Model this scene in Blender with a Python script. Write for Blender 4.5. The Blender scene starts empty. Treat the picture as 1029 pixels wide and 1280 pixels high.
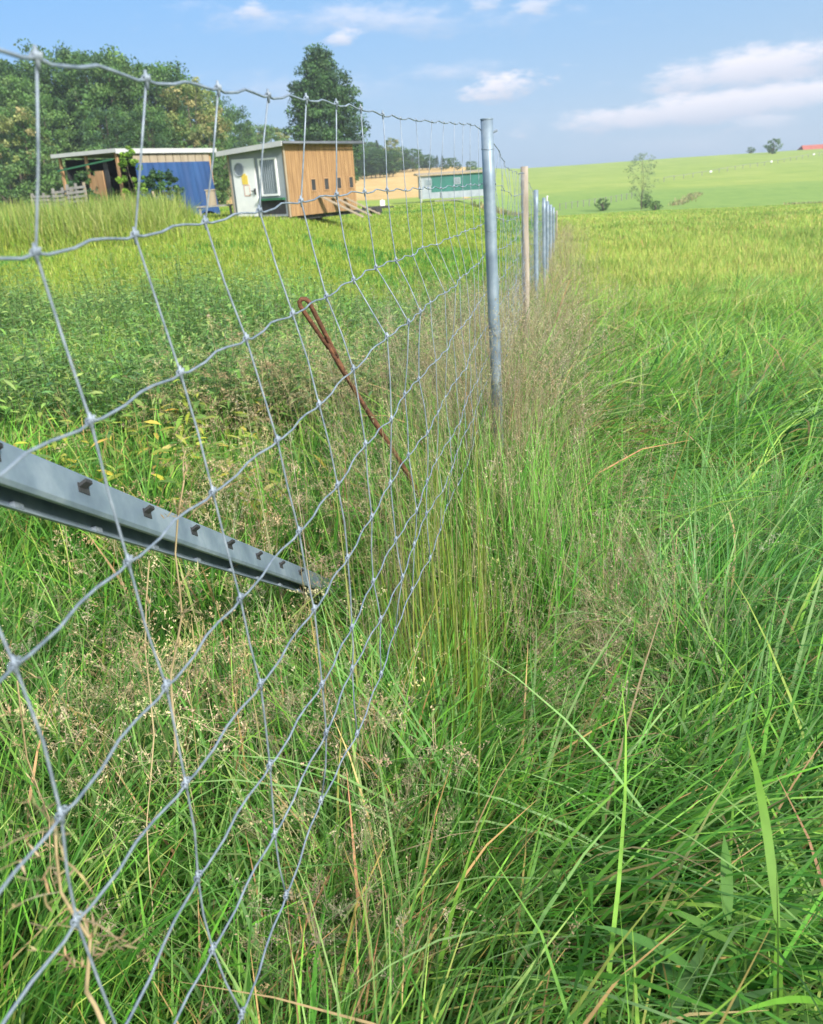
import bpy, math, random
import numpy as np
from mathutils import Vector, Matrix
sc = bpy.context.scene
R = math.radians
rng = np.random.default_rng(11)
random.seed(5)

# ------------------------------------------------------------------ camera
FPX, CH = 1050.0, 1.5
PITCH, ROLL = math.atan(418/1050), R(3.635)
cp, sp = math.cos(PITCH), math.sin(PITCH)
ax = Vector((1, 0, 0)); up = Vector((0, sp, cp)); fw = Vector((0, cp, -sp))
cam_r = ax*math.cos(ROLL) - up*math.sin(ROLL)
cam_u = ax*math.sin(ROLL) + up*math.cos(ROLL)
cd = bpy.data.cameras.new('camera'); cam = bpy.data.objects.new('camera', cd)
sc.collection.objects.link(cam)
m = Matrix((cam_r, cam_u, -fw)).transposed().to_4x4(); m.translation = (0, 0, CH)
cam.matrix_world = m
cd.sensor_fit = 'VERTICAL'; cd.sensor_height = 36; cd.lens = FPX/1280*36
cd.clip_start = 0.02; cd.clip_end = 9000
cd.dof.use_dof = True; cd.dof.focus_distance = 1.7; cd.dof.aperture_fstop = 9
sc.camera = cam

def ray(px, py):
    a = (px-514.5)/FPX; b = -(py-640)/FPX
    c, s = math.cos(ROLL), math.sin(ROLL)
    xr = a*c+b*s; yr = -a*s+b*c
    return np.array([xr, cp+yr*sp, -sp+yr*cp])

def at_y(px, py, Y):
    r = ray(px, py); r = r*Y/r[1]; r[2] += CH; return r

def at_d(px, py, d):
    r = ray(px, py)*d; r[2] += CH; return r

# ------------------------------------------------------------------ light
SUN_EL, SUN_DIR = R(33), Vector((0.62, -0.78, 0)).normalized()     # towards the sun, on the ground
SUN_AZ = math.atan2(SUN_DIR.x, SUN_DIR.y)
W = bpy.data.worlds.new('World'); sc.world = W; W.use_nodes = True
nt = W.node_tree; nt.nodes.clear(); N = nt.nodes.new; Lk = nt.links.new

def val(x, tree=None):
    return x
def mth(op, a, b=None, c=None, tree=None):
    t = tree or nt
    n = t.nodes.new('ShaderNodeMath'); n.operation = op
    for i, v in enumerate((a, b, c)):
        if v is None: continue
        if isinstance(v, (int, float)): n.inputs[i].default_value = v
        else: t.links.new(v, n.inputs[i])
    return n.outputs[0]
out = N('ShaderNodeOutputWorld'); bg = N('ShaderNodeBackground')
sky = N('ShaderNodeTexSky'); sky.sky_type = 'NISHITA'; sky.sun_disc = False
sky.sun_elevation = SUN_EL; sky.sun_rotation = SUN_AZ
sky.altitude = 400; sky.air_density = 1.0; sky.dust_density = 1.0; sky.ozone_density = 1.6
bg.inputs['Strength'].default_value = 0.069
tc = N('ShaderNodeTexCoord'); sep = N('ShaderNodeSeparateXYZ'); Lk(tc.outputs['Generated'], sep.inputs[0])
az = mth('ARCTAN2', sep.outputs[0], sep.outputs[1]); el = mth('ARCSINE', sep.outputs[2])
comb = N('ShaderNodeCombineXYZ'); Lk(az, comb.inputs[0]); Lk(el, comb.inputs[1])
mp = N('ShaderNodeMapping'); mp.inputs['Scale'].default_value = (16, 42, 1); Lk(comb.outputs[0], mp.inputs[0])
noi = N('ShaderNodeTexNoise'); noi.inputs['Scale'].default_value = 1.0; noi.inputs['Detail'].default_value = 7; noi.inputs['Roughness'].default_value = .58
Lk(mp.outputs[0], noi.inputs['Vector'])
noi2 = N('ShaderNodeTexNoise'); noi2.inputs['Scale'].default_value = 3.1; noi2.inputs['Detail'].default_value = 6; noi2.inputs['Roughness'].default_value = .62
Lk(mp.outputs[0], noi2.inputs['Vector'])
nf = mth('SUBTRACT', noi.outputs[0], .5); nf2 = mth('SUBTRACT', noi2.outputs[0], .5)

def cloud(x0, y0, x1, y1, th, soft=1.0, amp=1.0):
    """an elongated cloud between two directions (az, el)"""
    r0, r1 = ray(x0, y0), ray(x1, y1)
    a0, e0 = math.atan2(r0[0], r0[1]), math.atan2(r0[2], math.hypot(r0[0], r0[1]))
    a1, e1 = math.atan2(r1[0], r1[1]), math.atan2(r1[2], math.hypot(r1[0], r1[1]))
    ca, ce = (a0+a1)/2, (e0+e1)/2; ln = math.hypot(a1-a0, e1-e0)/2
    ux, uy = (a1-a0)/(2*ln), (e1-e0)/(2*ln); t = th/FPX/2
    dx = mth('SUBTRACT', az, ca); dy = mth('SUBTRACT', el, ce)
    p = mth('DIVIDE', mth('ADD', mth('MULTIPLY', dx, ux), mth('MULTIPLY', dy, uy)), ln)
    q = mth('DIVIDE', mth('SUBTRACT', mth('MULTIPLY', dy, ux), mth('MULTIPLY', dx, uy)), t)
    d = mth('SQRT', mth('ADD', mth('MULTIPLY', p, p), mth('MULTIPLY', q, q)))
    v = mth('SUBTRACT', 1.25, d)
    v = mth('ADD', v, mth('MULTIPLY', nf, 3.0*amp)); v = mth('ADD', v, mth('MULTIPLY', nf2, 1.6*amp))
    mr = N('ShaderNodeMapRange'); mr.interpolation_type = 'SMOOTHSTEP'
    mr.inputs['From Min'].default_value = 0; mr.inputs['From Max'].default_value = .7*soft
    Lk(v, mr.inputs['Value'])
    return mr.outputs[0], q

col = sky.outputs[0]
def mixc(fac, a, b):
    n = N('ShaderNodeMix'); n.data_type = 'RGBA'
    if isinstance(fac, (int, float)): n.inputs[0].default_value = fac
    else: Lk(fac, n.inputs[0])
    for s_, v in ((6, a), (7, b)):
        if isinstance(v, tuple): n.inputs[s_].default_value = (*v, 1)
        else: Lk(v, n.inputs[s_])
    return n.outputs[2]
# thin veil of humid air low over the horizon, as in the photograph
veil = N('ShaderNodeMapRange'); veil.inputs['From Min'].default_value = 0; veil.inputs['From Max'].default_value = .30
Lk(el, veil.inputs['Value'])
azr = N('ShaderNodeMapRange'); azr.inputs['From Min'].default_value = -.5; azr.inputs['From Max'].default_value = .5; Lk(az, azr.inputs['Value'])
hi = mixc(azr.outputs[0], (.50, 2.25, 5.2), (1.15, 2.75, 4.8)); lo = mixc(azr.outputs[0], (1.4, 2.75, 4.5), (1.95, 2.8, 3.9))
col = mixc(.86, col, mixc(veil.outputs[0], lo, hi))
# unseen white cloud added overhead and behind the viewpoint, as fill for shaded grass
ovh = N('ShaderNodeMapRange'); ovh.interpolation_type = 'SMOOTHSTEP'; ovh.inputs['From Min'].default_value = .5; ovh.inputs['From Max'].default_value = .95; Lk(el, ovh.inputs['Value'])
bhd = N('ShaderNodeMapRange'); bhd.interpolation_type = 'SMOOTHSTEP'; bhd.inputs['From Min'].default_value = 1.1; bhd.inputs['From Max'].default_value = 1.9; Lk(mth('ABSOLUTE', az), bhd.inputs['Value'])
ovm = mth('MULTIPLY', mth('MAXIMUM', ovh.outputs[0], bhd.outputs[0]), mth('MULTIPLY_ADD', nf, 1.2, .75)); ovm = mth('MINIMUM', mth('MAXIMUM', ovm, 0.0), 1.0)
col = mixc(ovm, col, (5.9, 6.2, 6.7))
for (x0, y0, x1, y1, th, soft, dens, grey) in (
        (815, 104, 1085, 62, 40, 1.1, .95, .35), (690, 158, 1120, 106, 32, 1.1, .95, .3), (592, 116, 694, 98, 30, 1.2, .95, .2),
        (905, 156, 1000, 149, 18, 1.6, .5, .2), (240, 22, 700, 22, 34, 2.6, .55, 0), (296, 14, 336, 10, 17, 1.6, .7, 0),
        (405, 50, 456, 45, 17, 1.5, .8, 0), (480, 96, 640, 84, 22, 2.6, .4, 0), (170, 112, 560, 112, 44, 3.2, .35, 0),
        (575, 8, 630, 0, 18, 1.8, .5, 0), (640, 12, 700, 0, 18, 1.8, .6, 0), (700, 190, 1060, 176, 40, 3.2, .3, .6), (780, 140, 1150, 105, 80, 3.4, .35, .8)):
    mk, q = cloud(x0, y0, x1, y1, th, soft, .6 if x1 > 1000 else 1.0)
    g = N('ShaderNodeMapRange'); g.inputs['From Min'].default_value = -1; g.inputs['From Max'].default_value = .5
    Lk(q, g.inputs['Value'])
    cc = mixc(g.outputs[0], (3.1-1.2*grey, 3.5-1.1*grey, 4.3-.9*grey), (5.9-.6*grey, 5.6-.6*grey, 5.9-.5*grey))
    col = mixc(mth('MULTIPLY', mk, dens), col, cc)
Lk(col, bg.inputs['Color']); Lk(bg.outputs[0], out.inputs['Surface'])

sd = bpy.data.lights.new('sun', 'SUN'); sd.energy = 2.8; sd.angle = R(7); sd.color = (1, .95, .85)
so = bpy.data.objects.new('sun', sd); sc.collection.objects.link(so)
tosun = Vector((SUN_DIR.x*math.cos(SUN_EL), SUN_DIR.y*math.cos(SUN_EL), math.sin(SUN_EL)))
so.rotation_euler = tosun.to_track_quat('Z', 'Y').to_euler(); so.location = (10, -10, 20)
sc.view_settings.view_transform = 'Standard'; sc.view_settings.look = 'None'
sc.view_settings.gamma = 1; sc.view_settings.exposure = 1.52
sc.cycles.max_bounces = 6; sc.cycles.diffuse_bounces = 3; sc.cycles.transmission_bounces = 3; sc.cycles.transparent_max_bounces = 6

# ------------------------------------------------------------------ helpers
def tag(o, label=None, cat=None, group=None, kind=None):
    if label: o['label'] = label
    if cat: o['category'] = cat
    if group: o['group'] = group
    if kind: o['kind'] = kind
    return o

def empty(name, loc, rz=0):
    o = bpy.data.objects.new(name, None); sc.collection.objects.link(o)
    o.location = loc; o.rotation_euler = (0, 0, rz); o.empty_display_size = .2
    return o

def link_mesh(name, me, mat, parent=None):
    o = bpy.data.objects.new(name, me); sc.collection.objects.link(o)
    if mat: me.materials.append(mat)
    if parent: o.parent = parent
    return o

def quads_mesh(name, V, F, cols=None, smooth=False):
    """V (n,3) F (m,4) arrays"""
    me = bpy.data.meshes.new(name)
    V = np.ascontiguousarray(V, np.float32); F = np.ascontiguousarray(F, np.int32)
    me.vertices.add(len(V)); me.vertices.foreach_set('co', V.ravel())
    k = F.shape[1]
    me.loops.add(F.size); me.loops.foreach_set('vertex_index', F.ravel())
    me.polygons.add(len(F)); me.polygons.foreach_set('loop_start', np.arange(0, F.size, k, dtype=np.int32))
    me.polygons.foreach_set('loop_total', np.full(len(F), k, np.int32))
    if smooth: me.polygons.foreach_set('use_smooth', np.ones(len(F), bool))
    if cols is not None:
        a = me.color_attributes.new('col', 'FLOAT_COLOR', 'POINT')
        c4 = np.ones((len(V), 4), np.float32); c4[:, :3] = cols
        a.data.foreach_set('color', c4.ravel())
    me.update(calc_edges=True)
    return me

class MB:
    """collects boxes, prisms and tubes in one mesh"""
    def __init__(s): s.v = []; s.f = []
    def add(s, vs, fs):
        b = len(s.v); s.v += [tuple(map(float, v)) for v in vs]; s.f += [tuple(b+i for i in f) for f in fs]
        return s
    def box(s, x0, x1, y0, y1, z0, z1):
        return s.add([(x0, y0, z0), (x1, y0, z0), (x1, y1, z0), (x0, y1, z0), (x0, y0, z1), (x1, y0, z1), (x1, y1, z1), (x0, y1, z1)],
                     [(0, 3, 2, 1), (4, 5, 6, 7), (0, 1, 5, 4), (1, 2, 6, 5), (2, 3, 7, 6), (3, 0, 4, 7)])
    def hexa(s, p):
        return s.add(p, [(0, 3, 2, 1), (4, 5, 6, 7), (0, 1, 5, 4), (1, 2, 6, 5), (2, 3, 7, 6), (3, 0, 4, 7)])
    def bar(s, a, b, w, h, upv=(0, 0, 1)):
        a = Vector(a); b = Vector(b); d = (b-a).normalized(); sv = d.cross(Vector(upv)).normalized(); u = sv.cross(d)
        P = []
        for e in (a, b):
            P += [e-sv*w/2-u*h/2, e+sv*w/2-u*h/2, e+sv*w/2+u*h/2, e-sv*w/2+u*h/2]
        return s.add(P, [(0, 1, 2, 3), (7, 6, 5, 4), (0, 4, 5, 1), (1, 5, 6, 2), (2, 6, 7, 3), (3, 7, 4, 0)])
    def tube(s, pts, r, n=6, caps=True):
        pts = [Vector(p) for p in pts]; rr = r if hasattr(r, '__len__') else [r]*len(pts)
        b = len(s.v); ref = None
        for i, p in enumerate(pts):
            d = (pts[min(i+1, len(pts)-1)]-pts[max(i-1, 0)]).normalized()
            if ref is None: ref = d.orthogonal().normalized()
            ref = (ref-d*ref.dot(d)).normalized(); o = d.cross(ref)
            for k in range(n):
                t = 2*math.pi*k/n; s.v.append(tuple(p+(ref*math.cos(t)+o*math.sin(t))*rr[i]))
        for i in range(len(pts)-1):
            for k in range(n):
                s.f.append((b+i*n+k, b+i*n+(k+1) % n, b+(i+1)*n+(k+1) % n, b+(i+1)*n+k))
        if caps:
            s.f.append(tuple(b+k for k in range(n))[::-1]); s.f.append(tuple(b+(len(pts)-1)*n+k for k in range(n)))
        return s
    def build(s, name, mat, parent=None, smooth=False, bevel=0):
        me = bpy.data.meshes.new(name); me.from_pydata(s.v, [], s.f)
        if smooth:
            for p in me.polygons: p.use_smooth = True
        o = link_mesh(name, me, mat, parent)
        if bevel:
            b = o.modifiers.new('bevel', 'BEVEL'); b.width = bevel; b.segments = 2; b.limit_method = 'ANGLE'
        return o

def lattice(n=64, seed=0):
    return np.random.default_rng(seed).random((n, n))
_lat = {}
def vnoise(x, y, scale, seed=0, octs=3):
    """value noise 0..1"""
    if seed not in _lat: _lat[seed] = lattice(64, 100+seed)
    L = _lat[seed]; x = np.asarray(x, float)/scale; y = np.asarray(y, float)/scale; tot = 0; amp = 1; res = 0
    for o in range(octs):
        xi = np.floor(x).astype(int); yi = np.floor(y).astype(int); fx = x-xi; fy = y-yi
        fx = fx*fx*(3-2*fx); fy = fy*fy*(3-2*fy)
        g = lambda a, b: L[(xi+a) % 64, (yi+b) % 64]
        res = res + amp*((g(0, 0)*(1-fx)+g(1, 0)*fx)*(1-fy)+(g(0, 1)*(1-fx)+g(1, 1)*fx)*fy)
        tot += amp; amp *= .5; x = x*2.03+7.7; y = y*2.03+3.1
    return res/tot

def sstep(a, b, x):
    t = np.clip((x-a)/(b-a), 0, 1); return t*t*(3-2*t)

# ------------------------------------------------------------------ materials
def new_mat(name):
    mt = bpy.data.materials.new(name); mt.use_nodes = True
    return mt, mt.node_tree, mt.node_tree.nodes['Principled BSDF']

def mat_leaf(name, trans=.35, rough=.5, var=.25, spec=.35):
    """foliage whose colour comes from each blade's own colour"""
    mt, t, b = new_mat(name); n = t.nodes
    a = n.new('ShaderNodeAttribute'); a.attribute_name = 'col'
    nz = n.new('ShaderNodeTexNoise'); nz.inputs['Scale'].default_value = 45; nz.inputs['Detail'].default_value = 3
    tcn = n.new('ShaderNodeTexCoord'); t.links.new(tcn.outputs['Object'], nz.inputs['Vector'])
    hs = n.new('ShaderNodeHueSaturation')
    mr = n.new('ShaderNodeMapRange'); mr.inputs['To Min'].default_value = 1-var; mr.inputs['To Max'].default_value = 1+var
    t.links.new(nz.outputs[0], mr.inputs['Value']); t.links.new(mr.outputs[0], hs.inputs['Value']); t.links.new(a.outputs['Color'], hs.inputs['Color'])
    t.links.new(hs.outputs[0], b.inputs['Base Color'])
    b.inputs['Roughness'].default_value = rough; b.inputs['Specular IOR Level'].default_value = spec
    tr = n.new('ShaderNodeBsdfTranslucent'); t.links.new(hs.outputs[0], tr.inputs['Color'])
    mx = n.new('ShaderNodeMixShader'); mx.inputs[0].default_value = trans
    t.links.new(b.outputs[0], mx.inputs[1]); t.links.new(tr.outputs[0], mx.inputs[2])
    t.links.new(mx.outputs[0], n['Material Output'].inputs['Surface'])
    return mt

def mat_basic(name, c1, c2=None, scale=8, rough=.6, metal=0, stretch=(1, 1, 1), bump=.0, detail=5, c3=None, spec=.5):
    mt, t, b = new_mat(name); n = t.nodes
    tcn = n.new('ShaderNodeTexCoord'); mpn = n.new('ShaderNodeMapping'); mpn.inputs['Scale'].default_value = stretch
    t.links.new(tcn.outputs['Object'], mpn.inputs[0])
    nz = n.new('ShaderNodeTexNoise'); nz.inputs['Scale'].default_value = scale; nz.inputs['Detail'].default_value = detail
    nz.inputs['Roughness'].default_value = .6
    t.links.new(mpn.outputs[0], nz.inputs['Vector'])
    cr = n.new('ShaderNodeValToRGB'); cr.color_ramp.elements[0].position = .33; cr.color_ramp.elements[1].position = .67
    cr.color_ramp.elements[0].color = (*c1, 1); cr.color_ramp.elements[1].color = (*(c2 or c1), 1)
    if c3:
        e = cr.color_ramp.elements.new(.5); e.color = (*c3, 1)
    t.links.new(nz.outputs[0], cr.inputs[0]); t.links.new(cr.outputs[0], b.inputs['Base Color'])
    b.inputs['Roughness'].default_value = rough; b.inputs['Metallic'].default_value = metal; b.inputs['Specular IOR Level'].default_value = spec
    if bump:
        bp = n.new('ShaderNodeBump'); bp.inputs['Strength'].default_value = bump; bp.inputs['Distance'].default_value = .02
        t.links.new(nz.outputs[0], bp.inputs['Height']); t.links.new(bp.outputs[0], b.inputs['Normal'])
    return mt

M = {}
M['grass'] = mat_leaf('grass_blade', .36, .5, .25, .25)
M['dry'] = mat_leaf('dry_grass', .3, .7, .2, .2)
M['leaf'] = mat_leaf('leaf', .35, .5, .25, .35)
M['crown'] = mat_leaf('crown_leaf', .3, .55, .35, .3)
M['galv'] = mat_basic('galvanised_wire', (.15, .19, .24), (.30, .35, .41), 60, .55, .3, bump=.1)
M['zinc'] = mat_basic('zinc_spangle', (.15, .20, .26), (.28, .34, .40), 14, .5, .3, bump=.04, c3=(.20, .26, .32))
M['rust'] = mat_basic('rusty_iron', (.07, .03, .016), (.20, .085, .04), 45, .9, 0, bump=.5, c3=(.12, .05, .025))
M['post_wood'] = mat_basic('weathered_wood', (.22, .185, .15), (.38, .325, .27), 30, .85, 0, (1, 1, .12), .3)
M['larch'] = mat_basic('larch_board', (.24, .135, .06), (.37, .22, .10), 6, .8, 0, (1, 1, .15), .2, c3=(.30, .175, .08))
M['grey_panel'] = mat_basic('grey_panel', (.23, .26, .29), (.28, .31, .34), 2, .7)
M['white'] = mat_basic('white_paint', (.70, .71, .72), (.80, .80, .79), 3, .5)
M['metal_white'] = mat_basic('pale_roof_sheet', (.42, .43, .44), (.50, .50, .49), 3, .5)
M['glass'] = mat_basic('window_glass', (.10, .13, .16), (.22, .27, .31), 1.2, .12, 0, spec=.8)
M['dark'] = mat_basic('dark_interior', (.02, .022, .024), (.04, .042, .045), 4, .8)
M['green_trim'] = mat_basic('green_trim', (.02, .11, .05), (.03, .15, .07), 4, .6)
M['yellow'] = mat_basic('yellow_sheet', (.72, .50, .06), (.80, .60, .12), 5, .6)
M['paper'] = mat_basic('paper', (.75, .72, .66), (.82, .80, .76), 5, .7)
M['red_ink'] = mat_basic('red_ink', (.5, .12, .06), (.6, .18, .1), 5, .7)
M['blue_tarp'] = mat_basic('blue_tarp', (.012, .045, .14), (.022, .08, .22), 1.4, .75, 0, (1, 1, .3), .3, c3=(.016, .06, .18))
M['brown_board'] = mat_basic('brown_board', (.30, .17, .08), (.44, .27, .14), 6, .8, 0, (1, 1, .2))
M['pale_board'] = mat_basic('pale_board', (.26, .21, .15), (.36, .30, .22), 6, .8, 0, (1, 1, .2))
M['grey_wood'] = mat_basic('grey_pallet_wood', (.15, .145, .14), (.27, .26, .245), 9, .9, 0, (1, 1, .2), .2)
M['dark_sheet'] = mat_basic('dark_sheet', (.10, .11, .125), (.15, .16, .18), 2, .6, .2)
M['teal'] = mat_basic('teal_sheet', (.012, .10, .085), (.022, .15, .125), 1.2, .5, 0, (1, 1, .4))
M['grey_sheet'] = mat_basic('grey_sheet', (.25, .29, .33), (.34, .38, .42), 2, .5, .2)
M['bark'] = mat_basic('bark', (.07, .055, .04), (.16, .13, .10), 6, .95, 0, (1, 1, .3), .4)
M['red_tile'] = mat_basic('red_tile', (.30, .07, .045), (.40, .11, .07), 1, .8)
M['rubber'] = mat_basic('rubber', (.02, .02, .02), (.035, .035, .035), 8, .8)
M['soil'] = None

# ------------------------------------------------------------------ terrain
FAZ = R(12.56)                                    # direction of the wire fence
FU = np.array([math.sin(FAZ), math.cos(FAZ)]); FV = np.array([math.cos(FAZ), -math.sin(FAZ)])
PR = np.array([0, 4, 8, 14, 20, 34, 45, 60, 90, 120, 150, 200, 250, 300, 360, 400, 450, 600, 3000.])
ZL = np.array([0, 0, 0, .05, .15, .35, .3, .2, -.2, -.3, 0, .5, 1.5, 2.0, 2.2, 2.3, 2, 0, -20.])
ZC = np.array([0, -.05, -.28, -.5, -.6, -.7, -.7, -.75, -.8, -.9, -.7, 0.6, 2.2, 3.6, 4.4, 4.6, 3.6, 0, -20.])
ZR = np.array([0, -.08, -.35, -.7, -.9, -1.1, -1.15, -1.5, -3.2, -4.6, -4.4, -3.2, -1.7, -.2, 1.6, 2.2, 2.0, -1, -20.])
def H(x, y):
    x = np.asarray(x, float); y = np.asarray(y, float)
    r = np.hypot(x, y); a = np.degrees(np.arctan2(x, np.maximum(y, .01)))
    a = np.where(y < 0, np.sign(x)*90, a)
    wl = 1-sstep(-8, 0, a); wr = sstep(3.5, 8.5, a)
    # near the camera all is nearly level
    z = wl*np.interp(r, PR, ZL)+wr*np.interp(r, PR, ZR)+(1-wl-wr)*np.interp(r, PR, ZC)
    z = z+(vnoise(x, y, 3.1, 3)-.5)*.12*sstep(1, 4, r)+(vnoise(x, y, 40, 4)-.5)*.6*sstep(30, 120, r)
    return z

rad = np.concatenate([[0.0], np.geomspace(.3, 700, 330), [900, 1300, 2000, 3000]])
ang = np.concatenate([np.arange(-48, 48, .3), np.arange(48, 312, 4.0)])
ra, an = np.meshgrid(rad, np.radians(ang), indexing='ij')
gx, gy = ra*np.sin(an), ra*np.cos(an); gz = H(gx, gy)
nr, na = ra.shape; ii, jj = np.meshgrid(np.arange(1, nr-1), np.arange(na), indexing='ij')
j2 = (jj+1) % na
F = np.stack([ii*na+jj, ii*na+j2, (ii+1)*na+j2, (ii+1)*na+jj], -1).reshape(-1, 4)
V = np.stack([gx, gy, gz], -1).reshape(-1, 3)
GA = np.degrees(np.arctan2(V[:, 0], V[:, 1])); GR = np.hypot(V[:, 0], V[:, 1])
me = quads_mesh('ground', V, F, smooth=True)
# close the pole: one fan under the camera
import bmesh
bm = bmesh.new(); bm.from_mesh(me); bm.verts.ensure_lookup_table()
for j in range(na): bm.faces.new((bm.verts[0], bm.verts[na+(j+1) % na], bm.verts[na+j]))
bmesh.ops.delete(bm, geom=[v for v in bm.verts if not v.link_faces], context='VERTS')
bmesh.ops.recalc_face_normals(bm, faces=bm.faces)
bm.to_mesh(me); bm.free()

gm, t, b = new_mat('meadow_ground'); n = t.nodes
tcn = n.new('ShaderNodeTexCoord')
def gnoise(scale, stretch=(1, 1, 1), detail=6, rough=.6):
    mpn = n.new('ShaderNodeMapping'); mpn.inputs['Scale'].default_value = stretch; t.links.new(tcn.outputs['Object'], mpn.inputs[0])
    q = n.new('ShaderNodeTexNoise'); q.inputs['Scale'].default_value = scale; q.inputs['Detail'].default_value = detail; q.inputs['Roughness'].default_value = rough
    t.links.new(mpn.outputs[0], q.inputs['Vector']); return q.outputs[0]
def gramp(v, stops):
    q = n.new('ShaderNodeValToRGB')
    e = q.color_ramp.elements
    e[0].position = stops[0][0]; e[0].color = (*stops[0][1], 1); e[1].position = stops[-1][0]; e[1].color = (*stops[-1][1], 1)
    for p_, c_ in stops[1:-1]:
        k = e.new(p_); k.color = (*c_, 1)
    t.links.new(v, q.inputs[0]); return q.outputs[0]
def gmix(f, a, c):
    q = n.new('ShaderNodeMix'); q.data_type = 'RGBA'
    t.links.new(f, q.inputs[0]); t.links.new(a, q.inputs[6]); t.links.new(c, q.inputs[7]); return q.outputs[2]
def gband(v, a, c_):
    q = n.new('ShaderNodeMapRange'); q.interpolation_type = 'SMOOTHSTEP'; q.inputs['From Min'].default_value = a; q.inputs['From Max'].default_value = c_
    t.links.new(v, q.inputs['Value']); return q.outputs[0]
sx = n.new('ShaderNodeSeparateXYZ'); t.links.new(tcn.outputs['Object'], sx.inputs[0])
X_, Y_ = sx.outputs[0], sx.outputs[1]
Rr = mth('SQRT', mth('ADD', mth('MULTIPLY', X_, X_, tree=t), mth('MULTIPLY', Y_, Y_, tree=t), tree=t), tree=t)
An = mth('MULTIPLY', mth('ARCTAN2', X_, Y_, tree=t), 57.2958, tree=t)
wob = mth('MULTIPLY', mth('SUBTRACT', gnoise(.035, detail=4), .5, tree=t), 60, tree=t)
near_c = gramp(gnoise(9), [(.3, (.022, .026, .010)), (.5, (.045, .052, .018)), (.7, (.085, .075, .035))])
mid_c = gramp(gnoise(1.6, rough=.75), [(.3, (.12, .21, .025)), (.5, (.18, .27, .035)), (.7, (.26, .32, .06))])
hill_c = gramp(gnoise(.12, (1, .35, 1), 8, .72), [(.3, (.19, .27, .05)), (.5, (.25, .325, .06)), (.7, (.34, .38, .09))])
wheat_c = gramp(gnoise(.25, (1, .3, 1), 8, .7), [(.3, (.46, .30, .11)), (.7, (.60, .42, .18))])
green2_c = gramp(gnoise(.5, (1, .4, 1), 8, .7), [(.3, (.15, .25, .05)), (.7, (.22, .31, .07))])
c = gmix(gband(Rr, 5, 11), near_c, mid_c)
c = gmix(gband(mth('ADD', Rr, mth('MULTIPLY', wob, .3, tree=t), tree=t), 60, 90), c, hill_c)
lines = gramp(gnoise(.05, (1, 7, 1), 5, .6), [(.35, (.13, .22, .045)), (.5, (.25, .33, .07)), (.68, (.40, .38, .12))])
qn = n.new('ShaderNodeMix'); qn.data_type = 'RGBA'; qn.inputs[0].default_value = .35; t.links.new(hill_c, qn.inputs[6]); t.links.new(lines, qn.inputs[7])
c = gmix(gband(Rr, 95, 110), c, qn.outputs[2])
# the mid-field of darker grass at the foot of the hill
dk = mth('MULTIPLY', gband(An, 3, 5), mth('SUBTRACT', 1, gband(mth('ADD', Rr, wob, tree=t), 165, 190), tree=t), tree=t)
dk = mth('MULTIPLY', dk, gband(Rr, 58, 64), tree=t)
c = gmix(dk, c, green2_c)
# ripe grain field behind the coops, left of the hill
wh = mth('MULTIPLY', gband(mth('ADD', Rr, mth('MULTIPLY', wob, .1, tree=t), tree=t), 112, 116), mth('SUBTRACT', 1, gband(An, 4.6, 5.2), tree=t), tree=t)
c = gmix(wh, c, wheat_c)
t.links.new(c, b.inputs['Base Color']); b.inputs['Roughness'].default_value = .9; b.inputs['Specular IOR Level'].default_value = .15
bp = n.new('ShaderNodeBump'); bp.inputs['Strength'].default_value = .7; bp.inputs['Distance'].default_value = .12
t.links.new(gnoise(2.2, detail=8, rough=.75), bp.inputs['Height']); t.links.new(bp.outputs[0], b.inputs['Normal'])
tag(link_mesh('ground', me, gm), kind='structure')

def hit(px, py, d0=5.0, d1=400.0):
    """the place where the ground is seen at that pixel of the photograph"""
    r_ = ray(px, py); k = np.geomspace(d0, d1, 1500); z = CH+k*r_[2]-H(k*r_[0], k*r_[1]); i_ = int(np.argmax(z < 0))
    return np.array([k[i_]*r_[0], k[i_]*r_[1], CH+k[i_]*r_[2]])

# ------------------------------------------------------------------ wire fence
KN = {
1: {1: (46, 72.3), 2: (183, 100), 3: (272.9, 111), 4: (335.5, 119.8), 5: (383, 123.8), 6: (420.5, 129.9), 7: (451, 136), 8: (478.6, 143.5), 9: (500.3, 147.6), 10: (520, 150), 11: (540, 152), 12: (555, 153), 13: (568, 154), 14: (579, 155), 15: (588, 155)},
2: {1: (45, 317), 2: (169, 294.6), 3: (256.7, 278), 4: (324.4, 263.8), 5: (376.5, 251.6), 6: (421, 243.6), 7: (456, 240), 8: (484, 237.5)},
3: {1: (113.7, 527.4), 2: (225.9, 466.8), 3: (308, 423.8), 4: (366, 392.5), 5: (408, 370.7), 6: (442, 349.5), 7: (470, 334), 8: (495, 325)},
4: {0: (18.7, 832), 1: (160.7, 702.7), 2: (266.3, 615.8), 3: (347, 551), 4: (399, 506), 5: (442, 461.7), 6: (484, 421)},
5: {0: (76.8, 1019), 1: (208, 858.3), 2: (300.6, 748.7), 3: (374, 664.8), 4: (422, 606.7), 5: (457, 555)},
6: {0: (96, 1151), 1: (232.4, 979.6), 2: (325.9, 855.8), 3: (393, 762), 4: (434.6, 697.7), 5: (465, 646)},
7: {1: (247.6, 1096.8), 2: (337.5, 956.9), 3: (402.7, 855.8), 4: (440, 785)},
8: {1: (266.3, 1186.8), 2: (343.6, 1042.8), 3: (408, 916)}}
T0, SP = .374, .15
rowh = [.075, -.044, -.163, -.267, -.378, -.479, -.583, -.664, -.745, -.825, -.905, -.985, -1.065, -1.14, -1.21]
rowl = [-.348, -.367, -.349, -.326, -.320, -.318, -.318, -.320, -.322, -.324, -.326, -.328, -.33, -.33, -.33]
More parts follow.
